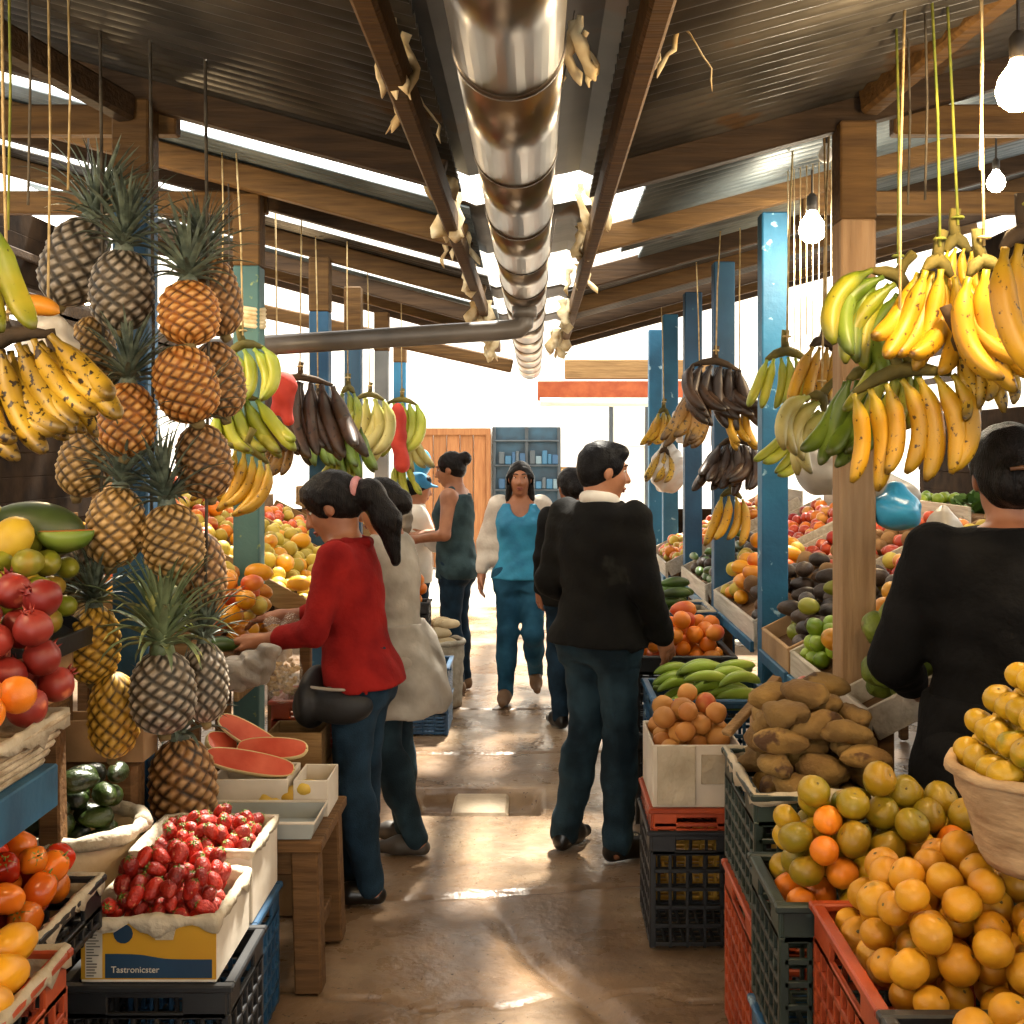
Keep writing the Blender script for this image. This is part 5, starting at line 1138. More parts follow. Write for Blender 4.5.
# hanging bananas, right
bunch(787, 352, 4.6, 7, .20, 'lime', 'pale lime yellow banana hand hanging in front of the flaking blue post', .1, 0, 1, .9, rope=True)
bunch(826, 342, 4.35, 5, .24, 'ripe', 'brownish ripe banana hand between the pale hand and the green plantains', .5, .2, 1, .5)
bunch(822, 398, 4.25, 6, .23, 'pale', 'pale stubby cooking bananas slanting left below the lime yellow hand', .3, .75, 2, .5, fat=1.35)
bunch(800, 430, 4.5, 4, .18, 'lime', 'short greenish yellow banana hand lowest in front of the blue post', .3, .6, 1, .5, rope=False, fat=1.2)
bunch(898, 278, 3.3, 10, .28, ['green', 'turning', 'green'], 'big hand of green turning yellow plantains slanting down left beside the bare post', .15, .62, 2, .7, ropem=mRopeG, out=.35)
bunch(868, 372, 3.38, 8, .27, 'green', 'dark green banana hand hanging straight down across the bare post', .1, .12, 2, .5, rope=False)
bunch(900, 372, 3.12, 7, .27, 'yellow', 'long hand of seven yellow bananas sweeping right above the woman in black', -.2, -.2, 1, .35, width=.25, tw=-1.1)
bunch(940, 262, 3.12, 6, .30, 'yellow', 'bright yellow banana hand right of the green plantains', .2, .18, 2, .5, ropem=mRopeG)
bunch(958, 240, 3.2, 4, .16, 'yellow', 'small upper yellow banana hand tied to the green twine', .1, 0, 1, .6, ropem=mRopeG)
bunch(984, 262, 2.95, 6, .31, 'yellow', 'yellow banana hand with long fingers just left of the biggest hand', -.1, -.15, 2, .5, ropem=mRope)
bunch(1030, 232, 2.55, 5, .30, 'ripe', 'biggest dull ripe banana hand cut by the right edge', .2, -.1, 1, .5, width=.14, ropem=mRopeG)
bunch(962, 335, 3.05, 6, .2, 'spotted', 'spotted ripe banana hand hanging above the head of the woman in black', -.2, -.5, 2, .6, rope=False)
bunch(900, 352, 3.3, 5, .2, 'turning', 'short turning banana hand tucked between the green plantains and yellow hands', .1, .3, 1, .6, rope=False)
bunch(740, 402, 6.3, 6, .24, 'yellow', 'yellow banana hand hung among the dark brown bunches', .2, .1, 2, .8)
bunch(716, 362, 6.25, 18, .33, 'brown', 'upper dark brown overripe bunch beside the third right post', .1, .1, 3, 1.1, fat=1.1)
bunch(735, 440, 6.4, 15, .28, 'brown', 'lower dark brown overripe bunch below the yellow hand', .1, .0, 3, 1.1, rope=False, fat=1.1)
bunch(700, 390, 7.35, 8, .36, 'brownish', 'brown yellow bunch hanging left of the dark brown bunches', .2, .1, 2, .5, fat=1.0)
bunch(732, 492, 6.45, 4, .28, 'yellow', 'yellow bananas hanging lowest under the dark brown bunches', .1, .1, 1, .4, rope=False)
bunch(664, 410, 8.75, 6, .28, 'yellow', 'far small yellow banana bunch beside the farthest blue post', .1, .1, 2, .6)
bunch(665, 450, 8.8, 5, .26, 'spotted', 'spotted banana bunch hung below the far small yellow bunch', .1, .2, 2, .6, rope=False)
# hanging bananas, left
bunch(-36, 212, 2.35, 5, .25, ['turning', 'lime'], 'large green yellow banana hand cut by the left edge', 0, -.1, 1, .5, width=.12, fat=1.15, ropem=mRopeG)
bunch(8, 338, 2.85, 12, .29, 'spotted', 'big bunch of spotted ripe plantains at the left edge', 0, -.38, 2, .8)
bunch(58, 360, 3.1, 4, .2, 'spotted', 'short spotted plantain hand right of the big spotted bunch', .0, -.35, 1, .5, rope=False)
bunch(243, 345, 5.0, 5, .24, 'lime', 'lime yellow banana hand highest beside the faded green post', .1, -.25, 1, .6, fat=1.2)
bunch(236, 398, 5.0, 9, .27, ['turning', 'lime', 'lime'], 'green banana hand in the middle beside the faded green post', .1, -.3, 2, .8, rope=False, fat=1.1)
bunch(246, 448, 4.95, 7, .26, 'yellow', 'ripe yellow banana hand lowest beside the faded green post', .1, .35, 1, .7, rope=False)
bunch(348, 388, 6.9, 5, .26, 'turning', 'small yellow green hand highest between two left blue posts', 0, 0, 2, .6)
bunch(346, 420, 6.9, 9, .30, 'green', 'bunch of green bananas between two left blue posts', 0, .2, 2, .9, rope=False, fat=1.15)
bunch(344, 450, 6.95, 7, .25, 'turning', 'greenish bananas lowest between two left blue posts', 0, .1, 2, .9, rope=False)
bunch(370, 395, 7.9, 8, .46, 'pale', 'long pale bananas hanging in front of the grey post', 0, .05, 2, .6)
bunch(402, 400, 8.7, 10, .40, 'lime', 'pale yellow banana bunch right of the grey post', 0, .05, 2, .9)
bunch(408, 432, 8.8, 6, .30, 'pale', 'pale banana bunch under the yellow one right of the grey post', 0, -.1, 2, .7, rope=False)
bunch(402, 460, 8.75, 6, .26, 'lime', 'lowest yellow green bananas right of the grey post', 0, 0, 2, .8, rope=False)
# other hanging things, left
bag(48, 355, 3.3, .17, .26, mBagW, 'white plastic bag hanging left of the pineapples', 11)
o = long_mesh(.13, .028, .02).build('orange_gourd', M('orange_gourd_skin', '#c07414', '#d8962a', .5, 6, .2, 40), smooth=True, loc=at(34, 313, 3.05)); tag(o, 'bumpy orange gourd lying on the white hanging bag at the left', 'gourd')
mRed = M('red_cloth', '#a0281c', '#c8402e', .8, 6, .4, 20)
o = sdf('red_bag', [ell((0, 0, .03), (.06, .05, .07)), cone((0, 0, 0), (.02, 0, -.14), .035, .03, .05), cone((-.02, 0, 0), (-.05, 0, -.1), .03, .02, .04)], mRed, .008, amp=.005, freq=40); o.location = at(284, 392, 5.9); tag(o, 'red cloth bag hanging right of the faded green post', 'bag')
bunch(300, 378, 6.2, 14, .42, 'brown', 'dark brown hanging bunch between green post and dark blue post', 0, .05, 2, .9, fat=1.0)
bunch(277, 418, 6.3, 6, .32, 'brownish', 'light brown hanging bunch just right of the faded green post', 0, 0, 2, .4, fat=.9)
bunch(318, 395, 7.0, 8, .4, 'brown', 'slimmer dark bunch hanging against the dark blue post', 0, .05, 2, .7)
o = sdf('red_bag', [ell((0, 0, 0), (.06, .05, .16)), cone((0, 0, -.1), (.03, 0, -.28), .05, .06, .05)], mRed, .009, amp=.006, freq=30); o.location = at(398, 425, 8.5); tag(o, 'red cloth hanging among the pale bananas at the far left', 'cloth')
o = sdf('blue_balloon_bag', [ell((0, 0, 0), (.08, .08, .1)), cone((0, 0, -.05), (0, 0, -.15), .05, .015, .04)], mBagB, .008); o.location = at(421, 462, 9.0); tag(o, 'small blue bag hanging over the vendor in the blue cap', 'bag')
# wire rack far behind the left stall
t = thing('wire_rack', 'white wire rack standing behind the upper left pineapples', 'rack', (-2.55, 4.6, 1.9))
for k in range(5): MB().box((0, 0, k*.14), (.7, .3, .02)).build('shelf', mWhite, t)
for x in (-.34, .34):
    for y in (-.14, .14): MB().box((x, y, -.67), (.03, .03, 2.46)).build('upright', mWhite, t)
# ------------------------------------------------------------------ people
def skin(k, c1, c2): return M(k, c1, c2, .5, 9, .05, 120, rnd=0)
mSk = skin('brown_skin', '#875438', '#a36c4c'); mSk2 = skin('warm_skin', '#8e5c40', '#ab7554')
mHair = M('black_hair', '#0c0a0a', '#1d1816', .35, 30, .6, 90, rnd=0, spec=.12, stretch=(3, 3, .6))
mHairS = M('short_black_hair', '#09080a', '#121214', .5, 40, .35, 120, rnd=0, spec=.12)
mJean = M('dark_denim', '#14222e', '#22384a', .85, 9, .25, 160, rnd=0, spec=.12); mJeanB = M('blue_denim', '#1b3f55', '#2d5d78', .85, 7, .25, 160, rnd=0, spec=.12); mJeanM = M('worn_dark_denim', '#17242c', '#2c414c', .85, 5, .25, 140, rnd=0, spec=.12, lo=.4, hi=.62)
mShoeB = M('black_leather_shoe', '#0b0a0a', '#191614', .3, 6, rnd=0); mShoeT = M('brown_shoe', '#5a4028', '#7a5a3a', .6, 6, .1, rnd=0); mSole = M('pale_sole', '#8a8074', '#b0a698', .7, 6, rnd=0)
mEyeW = M('eye_white', '#d8d2c8', '#e0dad0', .2, 3, rnd=0); mIris = M('dark_iris', '#140c08', '#1c120c', .1, 3, rnd=0); mLip = M('lip', '#7c3c32', '#8e4a3e', .45, 6, rnd=0)
Vn = lambda *a: np.array(a, dtype=float)
def person(label, loc, yaw, H, mats, pose, top, bottom='jeans', hair='short', h=.008, wide=1., hyaw=0., hpitch=0., hroll=0., lean=0., extra=None, face=True, wrinkle=.0035, headscale=1.):
    """local frame: the person looks along +y, right hand at +x; joints given for a 1.65 m person"""
    k = H/1.65
    J = dict(hip=(.085, 0, .87), knee=(.09, .02, .47), ank=(.09, -.02, .085), toe=(.1, .1, .03), sh=(.165*wide, -.005, 1.355), el=(.215*wide, -.03, 1.10), wr=(.2*wide, .05, .87))
    P = {}
    for n_, v in J.items():
        for s, S in ((1, 'R'), (-1, 'L')): P[n_+S] = Vn(s*v[0], v[1], v[2])
    for n_, v in pose.items(): P[n_] = Vn(*v)
    sh = lambda p: Vn(p[0], p[1]+lean*max(0, p[2]-.88), p[2]-.12*lean*lean*max(0, p[2]-.88))
    for n_ in list(P):
        if n_[:2] in ('sh',) or (n_[:2] in ('el', 'wr') and n_ not in pose): P[n_] = sh(P[n_])
    P = {n_: v*k for n_, v in P.items()}
    T = [(.80, .15, .10, 0), (.86, .172, .118, -.008), (.95, .158, .112, 0), (1.05, .138, .1, .005), (1.14, .146, .108, .008), (1.23, .158, .118, .008), (1.31, .165, .1, -.002), (1.37, .14, .078, -.01), (1.42, .066, .06, -.005)]
    tab = lambda da, z0=0, z1=9, w_=1.: [(z*k, (a*wide*w_+da)*k, (b*wide**.5*w_+da)*k, (y+lean*max(0, z-.88))*k) for z, a, b, y in T if z0 <= z <= z1]
    hc = sh(Vn(0, .025, 1.535)); hc = Vn(*hc)*k; nb = sh(Vn(0, -.01, 1.37))*k
    hs = k*headscale
    Rh = Matrix.Rotation(hyaw, 3, 'Z') @ Matrix.Rotation(hpitch, 3, 'X') @ Matrix.Rotation(hroll, 3, 'Y'); RA = np.array(Rh)
    hp = lambda x, y, z: hc+RA @ Vn(x, y, z)*hs
    he = lambda c, r, kk=.015: ell(hp(*c), Vn(*r)*hs, RA, kk)
    hcn = lambda a, b, r0, r1, kk=.012: cone(hp(*a), hp(*b), r0*hs, r1*hs, kk)
    body = [loft(tab(0), k=.03), cone(nb, hp(0, -.03, -.055), .052*k, .05*k, .04), he((0, -.012, .03), (.073, .092, .086), .02), he((0, .018, -.04), (.056, .068, .066), .03), he((0, .058, -.088), (.024, .02, .018), .025),
            he((0, .066, -.02), (.05, .024, .04), .02), hcn((0, .085, .022), (0, .108, -.022), .008, .0135, .014), he((-.012, .092, -.026), (.009, .01, .008), .008), he((.012, .092, -.026), (.009, .01, .008), .008),
            he((0, .076, .034), (.05, .014, .012), .018), he((0, .082, -.054), (.024, .012, .006), .008), he((0, .080, -.064), (.02, .012, .007), .008), he((.073, -.008, .0), (.010, .02, .03), .008), he((-.073, -.008, .0), (.010, .02, .03), .008)]
    wn = lambda v: v/max(1e-9, np.linalg.norm(v))
    for s, S in ((1, 'R'), (-1, 'L')):
        body += [cone(P['hip'+S], P['knee'+S], .082*k, .056*k, .04), cone(P['knee'+S], P['ank'+S], .054*k, .038*k, .03), ell(P['knee'+S]*.65+P['ank'+S]*.35+Vn(0, -.018, 0)*k, Vn(.05, .052, .1)*k, None, .03), cone(P['ank'+S]+Vn(0, -.03, -.045)*k, P['toe'+S], .034*k, .026*k, .03),
                 cone(P['sh'+S], P['el'+S], .05*k, .04*k, .035), cone(P['el'+S], P['wr'+S], .041*k, .027*k, .02), ell(P['sh'+S]+Vn(-.01*s, 0, 0), Vn(.055, .055, .055)*k, None, .04)]
        d = wn(P['wr'+S]-P['el'+S]); hd = pose.get('hd'+S); d = wn(Vn(*hd)) if hd else d
        n_ = pose.get('pn'+S); n_ = Vn(*n_) if n_ else Vn(-s, .2, 0)
        n_ = wn(n_-d*(n_@d)); sd = np.cross(d, n_)*1.  # finger row direction
        if sd @ Vn(0, 1, 0) < 0: sd = -sd              # thumb edge to the front
        W = P['wr'+S]; q = lambda a, b, c: W+(d*a+sd*b+n_*c)*k
        curl = pose.get('curl'+S, .5)
        body += [cone(q(.0, 0, 0), q(.045, .0, 0), .026*k, .026*k, .02), cone(q(.03, -.02, 0), q(.085, -.026, .004), .018*k, .014*k, .012), cone(q(.03, .018, 0), q(.088, .024, .002), .019*k, .015*k, .012)]
        for f, (b, L) in enumerate(((.030, .07), (.010, .08), (-.011, .074), (-.030, .058))):
            a0 = q(.082, b*.9, 0); m1 = q(.082+L*.5*math.cos(curl*.6), b*1.12, L*.5*math.sin(curl*.6)); e1 = m1+(d*math.cos(curl*1.6)+n_*math.sin(curl*1.6))*L*.5*k
            body += [cone(a0, m1, .0098*k, .0088*k, .004), cone(m1, e1, .0088*k, .0072*k, .003)]
        t0 = q(.02, .026, .006); t1 = q(.052, .05, .016); t2 = q(.083, .052, .03)
        body += [cone(t0, t1, .0135*k, .0115*k, .01), cone(t1, t2, .0112*k, .0085*k, .004)]
    root = sdf('person', body, mats['skin'], h)
    root.location = loc; root.rotation_euler = (0, 0, yaw); tag(root, label, 'person')
    if face:
        for s in (-1, 1):
            g = MB(); c = hp(s*.031, .0685, .016); g.lathe([(math.sin(math.pi*i/8)*.0115*hs+1e-5, -math.cos(math.pi*i/8)*.0095*hs) for i in range(9)], 12, c=c); e = g.build('eye', mEyeW, root, smooth=True)
            g = MB(); c = hp(s*.031, .0768, .0155); g.lathe([(math.sin(math.pi*i/6)*.0062*hs+1e-5, -math.cos(math.pi*i/6)*.0058*hs) for i in range(7)], 10, c=c); g.build('iris', mIris, e, smooth=True)
            g = MB(); g.tube([hp(s*x, y, z) for x, y, z in ((.012, .089, .036), (.026, .088, .0405), (.041, .079, .0405), (.053, .066, .034))], [.003*hs, .0042*hs, .004*hs, .002*hs], 6); g.build('eyebrow', mHair, root, smooth=True)
            g = MB(); g.tube([hp(s*x, y, z) for x, y, z in ((.018, .0775, .022), (.031, .0815, .0265), (.045, .0715, .022))], [.0018*hs, .0026*hs, .0018*hs], 5); g.build('eyelid', mats['skin'], root, smooth=True)
        g = MB(); g.tube([hp(x, y, z) for x, y, z in ((-.024, .083, -.058), (-.012, .094, -.0545), (0, .096, -.0565), (.012, .094, -.0545), (.024, .083, -.058))], [.002*hs, .0058*hs, .0062*hs, .0058*hs, .002*hs], 6); g.tube([hp(x, y, z) for x, y, z in ((-.018, .085, -.064), (0, .094, -.067), (.018, .085, -.064))], [.002*hs, .0058*hs, .002*hs], 6); g.build('lips', mLip, root, smooth=True)
    # hair
    faceCut = he((0, .105, -.028), (.066, .088, .1))
    cap = [he((0, -.018, .036), (.083, .1, .095), .02)]
    if hair == 'short':
        hb = cap+[he((0, -.055, -.01), (.07, .052, .062), .03), he((0, .045, .09), (.062, .05, .034), .03)]
    else:
        hb = cap+[he((0, -.06, .0), (.074, .05, .07), .03)]
        if hair == 'long': hb += [hcn((s*.07, -.01, .02), (s*.082, -.005, -.15), .026, .022, .03) for s in (-1, 1)]+[hcn((0, -.07, 0), (0, -.09, -.18), .06, .05, .04)]
        if hair == 'bun': hb += [he((0, -.122, .06), (.048, .046, .05), .012)]
        if hair == 'lowbun': hb += [he((0, -.108, .0), (.058, .042, .06), .014), he((0, -.01, .05), (.086, .1, .09), .02)]
        if hair == 'pony': hb += [he((0, -.01, .045), (.088, .105, .098), .02), hcn((0, -.095, .03), (0, -.15, .0), .03, .045, .02), hcn((0, -.15, .0), (.0, -.17, -.12), .05, .05, .03), hcn((.0, -.17, -.12), (.0, -.14, -.27), .05, .02, .03), hcn((0, -.1, .05), (.03, -.17, -.02), .03, .03, .02), hcn((0, .06, .09), (0, .085, .045), .03, .02, .03)]
    sub = [faceCut, he((.078, -.002, -.012), (.016, .026, .03)), he((-.078, -.002, -.012), (.016, .026, .03))]
    if hair not in ('long',): sub.append(he((0, .03, -.12), (.12, .09, .085)))
    sdf('hair', hb, mHairS if hair == 'short' else mHair, min(h, .007), sub=sub, parent=root, amp=.0022, freq=95)
    if hair == 'pony':
        g = MB(); c = Vector(hp(0, -.105, .025)); ax_ = Vector(RA @ Vn(0, -.85, -.5)).normalized(); x_ = Vector(RA @ Vn(1, 0, 0)); y_ = ax_.cross(x_)
        g.tube([c+x_*math.cos(a)*.04*hs+y_*math.sin(a)*.04*hs for a in [i*math.pi/8 for i in range(17)]], .017*hs, 8); o = g.build('scrunchie', M('pink_scrunchie', '#a8686a', '#c48a88', .8, 12, .5, 60, rnd=0), root, smooth=True); o['label'] = 'pink hair scrunchie'
    # trousers
    if bottom:
        inf = bottom.get('inf', .012) if isinstance(bottom, dict) else .012; fl = bottom.get('fl', .0) if isinstance(bottom, dict) else 0.
        pr = [loft([(.78*k, (.15*wide+.012)*k, .112*k, -.004*k), (.86*k, (.172*wide+.013)*k, .133*k, -.01*k), (.93*k, (.16*wide+.013)*k, .125*k, 0), (1.0*k, (.146*wide+.012)*k, .114*k, .002*k)], k=.04)]
        for S in 'RL':
            an = P['ank'+S]+Vn(0, -.008, -.012)*k
            pr += [cone(P['hip'+S], P['knee'+S], (.084+inf)*k, (.058+inf)*k, .045), cone(P['knee'+S], an, (.057+inf)*k, (.042+inf+fl)*k, .03), ell(P['hip'+S]+Vn(0, -.035, -.04)*k, Vn(.085, .082, .09)*k, None, .05), ell(P['knee'+S]*.65+P['ank'+S]*.35+Vn(0, -.016, 0)*k, Vn(.066, .068, .13)*k, None, .04)]
        sdf('jeans', pr, mats['bottom'], h, parent=root, amp=wrinkle, freq=42)
    for S, s in (('R', 1), ('L', -1)):
        a, to = P['ank'+S], P['toe'+S]
        d = to-a; d[2] = 0; d = wn(d); pit = (to-a)[2]+.055*k
        heel = a+Vn(0, 0, -.052)*k-d*.035*k; tip = to+d*.035*k
        pr = [cone(heel, a*.4+to*.6+Vn(0, 0, -.012)*k, .036*k, .038*k, .03), cone(a*.4+to*.6+Vn(0, 0, -.012)*k, tip, .038*k, .026*k, .03)]
        if not mats.get('flat'): pr.append(cone(a+Vn(0, -.012, -.015)*k, a*.5+to*.5+Vn(0, 0, .008)*k, .05*k, .038*k, .03))
        zmin = min(heel[2], tip[2])
        sdf('shoe', pr, mats['shoe'], min(h, .007), parent=root, post=lambda Q, hz=heel[2], tz=tip[2], hy=heel, ty=tip: np.column_stack([Q[:, 0], Q[:, 1], np.maximum(Q[:, 2], .002 if max(hz, tz) < .1*k else -9)]))
    top(root, P, k, tab, sdf, mats, h, hp, wide, lean, wrinkle)
    if extra: extra(root, P, k, hp, hs, RA)
    return root
def sweater(slv=1., da=.02, hem=.80, neck=.0, sl=.013, name='sweater', nsub=None, flare=0.):
    def fn(root, P, k, tab, sdf_, mats, h, hp, wide, lean, wr):
        rows = tab(da, hem, 1.43); rows = [(rows[0][0]-.012*k, rows[0][1]+flare+.006, rows[0][2]+flare+.016, rows[0][3]-.006)]+rows[1:]
        pr = [loft(rows, k=.04)]+[ell(P['hip'+S]+Vn(0, -.035, -.02)*k, Vn(.112, .112, .12)*k, None, .05) for S in 'RL']; hz = rows[0][0]
        for S in 'RL':
            pr += [cone(P['sh'+S], P['el'+S], (.05+sl+.004)*k, (.041+sl)*k, .045)]
            if slv > .55:
                f = (slv-.5)*2; e = P['el'+S]*(1-f)+P['wr'+S]*f; pr += [cone(P['el'+S], e, (.042+sl)*k, (.042-.014*f+sl)*k, .02)]
        sub = [loft([(hz-.2, .21*k, .4, 0), (hz, .21*k, .4, 0)])]
        if neck: sub += [ell(Vn(0, .05+lean*.5, 1.40)*k, Vn(.085, .09, neck)*k)]
        sdf_(name, pr, mats['top'], h, parent=root, amp=wr, freq=36, sub=sub)
    return fn
def tank(name='tank_top', da=.016, low=.15, hem=.82):
    def fn(root, P, k, tab, sdf_, mats, h, hp, wide, lean, wr):
        rows = tab(da, hem, 1.375); rows = [(rows[0][0]-.012*k, rows[0][1]+.01, rows[0][2]+.02, rows[0][3]-.006)]+rows[1:]
        pr = [loft(rows, k=.03)]+[cone(Vn(s*.095*wide, -.01+lean*.48, 1.34)*k, Vn(s*.085*wide, -.005+lean*.5, 1.405)*k, .03*k, .026*k, .03) for s in (-1, 1)]
        hz = rows[0][0]; pr += [ell(P['hip'+S]+Vn(0, -.035, -.02)*k, Vn(.105, .102, .09)*k, None, .05) for S in 'RL']
        for s in (-1, 1): pr.append(ell(Vn(s*.072*wide, .085+lean*.35, 1.225)*k, Vn(.064, .05, .058)*k, None, .04))
        sdf_(name, pr, mats['top'], h, parent=root, amp=wr, freq=40, sub=[loft([(hz-.2, .3, .4, 0), (hz, .3, .4, 0)]), ell(Vn(0, .10+lean*.5, 1.40)*k, Vn(.075, .10, low)*k), ell(Vn(0, -.11+lean*.5, 1.42)*k, Vn(.06, .07, .06)*k)])
    return fn
# woman in red, facing the left stall
mRedS = M('red_knit', '#6e1212', '#8c1e1a', .9, 8, .35, 70, rnd=0, spec=.12)
def red_extra(root, P, k, hp, hs, RA):
    mBg = M('black_bag_leather', '#0b0b0d', '#17181b', .6, 6, .1, rnd=0); mStrap = M('grey_strap', '#4a4038', '#6a5c50', .7, 8, rnd=0)
    def pt(x, y, z): return Vector((x*k, (y+.12*max(0, z-.88))*k, z*k))
    b = sdf('waist_bag', [ell((-.06*k, .17*k, .80*k), (.17*k, .055*k, .12*k), None, .02), ell((-.06*k, .19*k, .77*k), (.13*k, .06*k, .085*k), None, .02), ell((-.17*k, .04*k, .79*k), (.05*k, .13*k, .075*k), None, .03)], mBg, .008, parent=root); b['label'] = 'black money bag worn at the waist'
    z = MB().tube([(-.205*k, -.04*k, .855*k), (-.225*k, .06*k, .86*k), (-.17*k, .19*k, .86*k), (-.04*k, .245*k, .86*k)], .006, 6).build('zip', mSole, b, smooth=True)
    g = MB(); 0 and g.tube([pt(-.17, -.02, .9), pt(-.185, .06, 1.05), pt(-.17, .10, 1.2), pt(-.12, .05, 1.36), pt(-.1, -.03, 1.405), pt(-.05, -.11, 1.33)], .012, 6, sq=(1.2, .5)); 
    sdf('hood_collar', [cone(pt(s*.02, -.085, 1.40), pt(s*.09, -.02, 1.40), .024, .022, .02) for s in (-1, 1)]+[cone(pt(s*.09, -.02, 1.40), pt(s*.05, .08, 1.35), .022, .018, .02) for s in (-1, 1)], mRedS, .007, parent=root)
person('woman in a red sweater with ponytail and black waist bag reaching over the left stall', (-.66, 4.56, 0), math.radians(84), 1.58, dict(skin=mSk, bottom=mJean, shoe=mShoeB, top=mRedS, flat=True),
       dict(elL=(-.25, .12, 1.08), wrL=(-.17, .36, 1.03), elR=(.24, .14, 1.09), wrR=(.15, .38, 1.08), hdL=(.35, 1, .05), hdR=(-.2, 1, -.1), pnL=(.3, 0, -1), pnR=(-.2, 0, -1), ankL=(-.08, -.05, .085), toeL=(-.09, .075, .03), ankR=(.09, .06, .085), toeR=(.1, .18, .03)),
       sweater(.78, .024, .86, .03), hair='pony', h=.007, hpitch=-.42, hyaw=0, lean=.14, extra=red_extra, wide=1.06, headscale=1.08)
# woman in the apron behind her
mApr = M('grey_white_apron', '#7e776c', '#a49c90', .9, 6, .4, 22, rnd=0)
def apron_extra(root, P, k, hp, hs, RA):
    sdf('apron_skirt', [loft([(.62*k, .215*k, .18*k, -.04*k, -.0), (.8*k, .215*k, .185*k, -.03*k, 0), (.92*k, .20*k, .165*k, -.01*k, 0), (1.02*k, .17*k, .13*k, 0, 0)], k=.03), cone((.08*k, -.13*k, .93*k), (.12*k, -.17*k, .66*k), .05, .06, .06)], mApr, .009, parent=root, amp=.006, freq=30)
person('woman in a pale grey apron standing close behind the woman in red', (-.60, 5.12, 0), math.radians(80), 1.55, dict(skin=mSk, bottom=mJeanM, shoe=M('grey_flat_shoe', '#34302c', '#4a443e', .6, 6, rnd=0), top=mApr, flat=True),
       dict(elL=(-.22, .1, 1.1), wrL=(-.15, .3, 1.05), elR=(.22, .1, 1.1), wrR=(.15, .3, 1.05), ankL=(-.09, -.12, .085), toeL=(-.1, .0, .03)), sweater(.95, .026, .80), hair='lowbun', h=.009, hpitch=-.3, lean=.06, extra=apron_extra)
# woman in the grey green vest
mVest = M('grey_green_vest', '#2a3a3e', '#3e5256', .85, 8, .2, 80, rnd=0, spec=.12)
person('woman with a hair bun in a sleeveless grey green top facing left', (-.55, 8.40, 0), math.radians(78), 1.66, dict(skin=mSk2, bottom=mJean, shoe=mShoeT, top=mVest),
       dict(elL=(-.225, .02, 1.10), wrL=(-.16, .25, 1.06), elR=(.21, .05, 1.1), wrR=(.12, .26, 1.08), hdL=(.3, 1, .1), pnL=(.2, 0, 1), pnR=(-.2, 0, 1)), tank('sleeveless_top', .026, .07, .80), hair='bun', h=.009, hpitch=-.2, lean=.03)
# woman in blue walking towards the camera
mBlueT = M('bright_blue_top', '#1d6f94', '#2f8fb4', .7, 7, .2, 60, rnd=0); mCard_ = M('cream_cardigan', '#b8ada0', '#d8cfc2', .9, 8, .4, 40, rnd=0)
def blue_extra(root, P, k, hp, hs, RA):
    pr = []
    for s, S in ((1, 'R'), (-1, 'L')):
        pr += [cone(P['sh'+S]+Vn(-s*.006, 0, 0)*k, P['el'+S], .066*k, .052*k, .04), cone(P['el'+S], P['wr'+S]*.8+P['el'+S]*.2, .052*k, .044*k, .03), cone(Vn(s*.13, -.01, 1.37)*k, Vn(s*.17, 0, 1.0)*k, .05*k, .055*k, .05)]
    pr += [loft([(.86*k, .18*k, .10*k, -.03*k), (1.05*k, .165*k, .1*k, -.03*k), (1.25*k, .178*k, .11*k, -.03*k), (1.36*k, .15*k, .085*k, -.03*k), (1.40*k, .09*k, .06*k, -.03*k)], k=.04)]
    sdf('cardigan', pr, mCard_, .009, parent=root, amp=.004, freq=34, sub=[loft([(.7*k, .13*k, .25*k, .22*k), (1.1*k, .115*k, .25*k, .22*k), (1.3*k, .10*k, .25*k, .22*k), (1.5*k, .08*k, .25*k, .22*k)]), ell(Vn(0, .07, 1.41)*k, Vn(.08, .1, .1)*k)])
person('woman in a bright blue top, open cream cardigan and jeans walking towards the camera', (-.10, 8.05, 0), math.radians(180), 1.60, dict(skin=mSk, bottom=mJeanB, shoe=mShoeT, top=mBlueT),
       dict(kneeR=(.085, .06, .47), ankR=(.10, .06, .085), toeR=(.115, .18, .03), kneeL=(-.09, .06, .47), ankL=(-.105, -.22, .17), toeL=(-.115, -.12, .06), elR=(.245, -.02, 1.1), wrR=(.265, .03, .87), elL=(-.235, -.03, 1.1), wrL=(-.25, .0, .87)),
       tank('blue_tank_top', .018, .12, .86), hair='long', h=.0085, wide=1.0, extra=blue_extra)
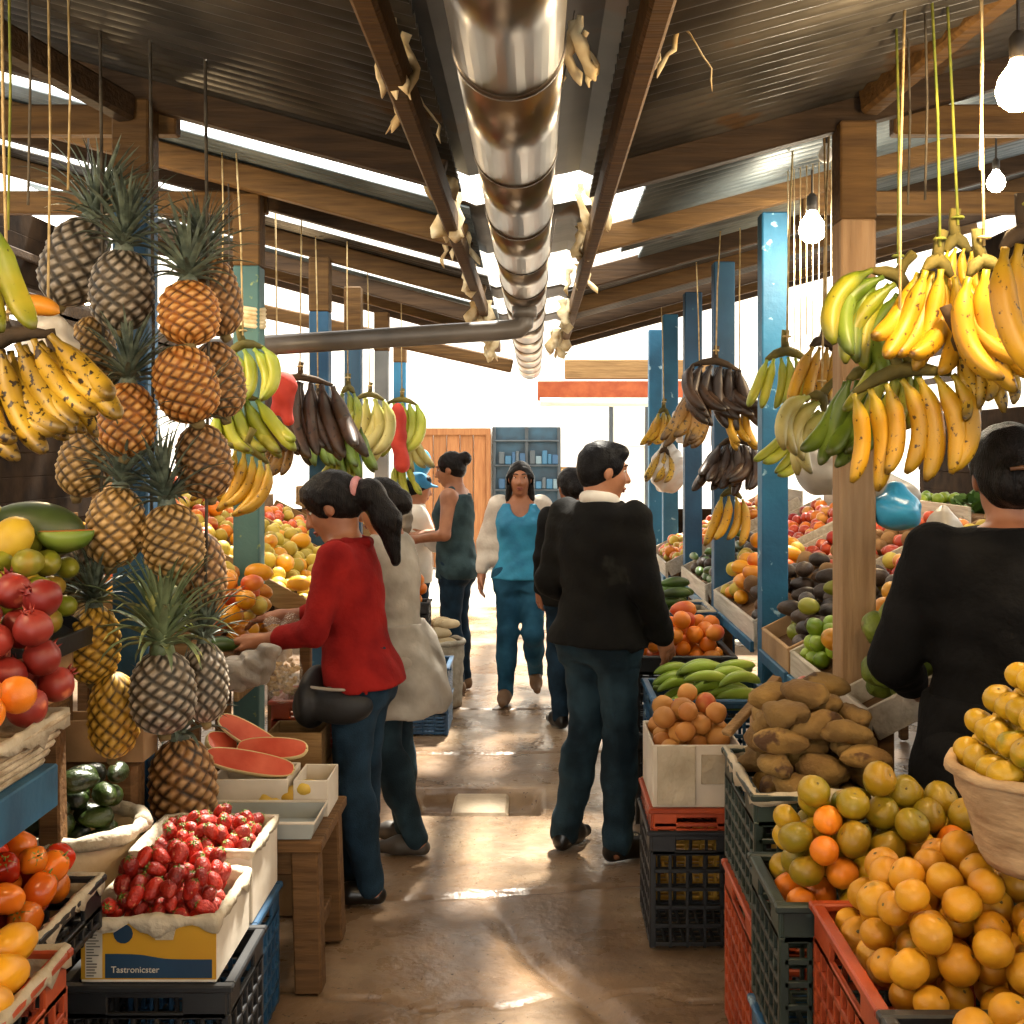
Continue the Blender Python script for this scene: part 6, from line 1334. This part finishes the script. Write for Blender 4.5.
# man in the dark jacket, back to the camera, looking right
mJack = M('black_olive_jacket', '#0b0b0c', '#161512', .85, 6, .3, 50, rnd=0, spec=.12, spots=('#242420', .66, 5)); mShirt = M('white_shirt', '#cfc8bc', '#e4ded2', .8, 6, .1, rnd=0)
def man_top(root, P, k, tab, sdf_, mats, h, hp, wide, lean, wr):
    sweater(.97, .028, .86, 0, .022, 'jacket', flare=.004)(root, P, k, tab, sdf_, mats, h, hp, wide, lean, wr)
    sdf_('shirt_collar', [cone(Vn(.055*math.cos(a), .055*math.sin(a)-.005, 1.425+.012*math.sin(-a))*k, Vn(.055*math.cos(a+.5), .055*math.sin(a+.5)-.005, 1.425+.012*math.sin(-a-.5))*k, .024*k, .024*k, .02) for a in [i*.5 for i in range(13)]], mShirt, .006, parent=root)
person('man in a dark jacket with white collar and jeans, seen from behind, looking right', (.275, 5.06, 0), math.radians(-42), 1.715, dict(skin=mSk2, bottom=mJeanM, shoe=mShoeB, top=mJack),
       dict(elR=(.235, -.01, 1.1), wrR=(.225, .12, .88), elL=(-.25, -.02, 1.08), wrL=(-.20, .2, .98), ankL=(-.13, -.06, .085), toeL=(-.15, .06, .03), ankR=(.12, -.03, .085), toeR=(.17, .09, .03)), man_top, bottom=dict(inf=.009, fl=.010), hair='short', h=.0075, hyaw=math.radians(-32), hpitch=-.12, wide=1.06, wrinkle=.005)
# person mostly hidden behind him
person('dark haired person mostly hidden behind the man in the dark jacket', (.225, 7.35, 0), math.radians(20), 1.56, dict(skin=mSk, bottom=mJean, shoe=mShoeB, top=mJack), {}, sweater(.95, .03, .80), hair='lowbun', h=.01)
# woman in black at the right edge
mBlk = M('black_wool_coat', '#0a0a0b', '#151516', .85, 9, .4, 60, rnd=0, spec=.12)
def coat_extra(root, P, k, hp, hs, RA):
    sdf('coat_skirt', [loft([(.45*k, .27*k, .20*k, 0), (.8*k, .24*k, .18*k, 0), (1.0*k, .21*k, .16*k, .01*k)], k=.03)], mBlk, .01, parent=root, amp=.005, freq=25)
    MB().tube([hp(-.03, -.152, .03), hp(0, -.158, .034), hp(.03, -.152, .03)], [.005, .007, .005], 6).build('hair_clip', M('brown_hair_clip', '#5a3a24', '#7a5234', .4, 8, rnd=0), root, smooth=True)
person('woman in a black coat seen from behind at the right edge', (1.25, 3.16, 0), math.radians(-8), 1.735, dict(skin=mSk, bottom=mJean, shoe=mShoeB, top=mBlk),
       dict(elL=(-.27, .06, 1.07), wrL=(-.2, .25, .98), elR=(.27, .06, 1.07), wrR=(.2, .25, .98)), sweater(.97, .03, .80, 0, .022, 'coat'), hair='lowbun', h=.009, wide=1.12, extra=coat_extra, face=False, headscale=1.05)
# vendor in the blue cap, far left
mCap = M('blue_cap', '#1f6a9a', '#3a8ab8', .8, 7, rnd=0)
def cap_extra(root, P, k, hp, hs, RA):
    c = sdf('cap', [ell(hp(0, -.01, .055), Vn(.088, .104, .085)*hs, RA), ell(hp(0, .11, .05), Vn(.06, .05, .012)*hs, RA, .02)], mCap, .008, sub=[ell(hp(0, 0, -.05), Vn(.12, .14, .075)*hs, RA)], parent=root)
person('vendor in a blue cap and white shirt behind the left stall', (-.88, 8.82, 0), math.radians(-75), 1.50, dict(skin=mSk2, bottom=mJean, shoe=mShoeB, top=mShirt), dict(elL=(-.2, .12, 1.1), wrL=(-.12, .3, 1.05), elR=(.2, .12, 1.1), wrR=(.12, .3, 1.05)), sweater(.6, .025, .80), hair='short', h=.01, extra=cap_extra, hpitch=-.2)
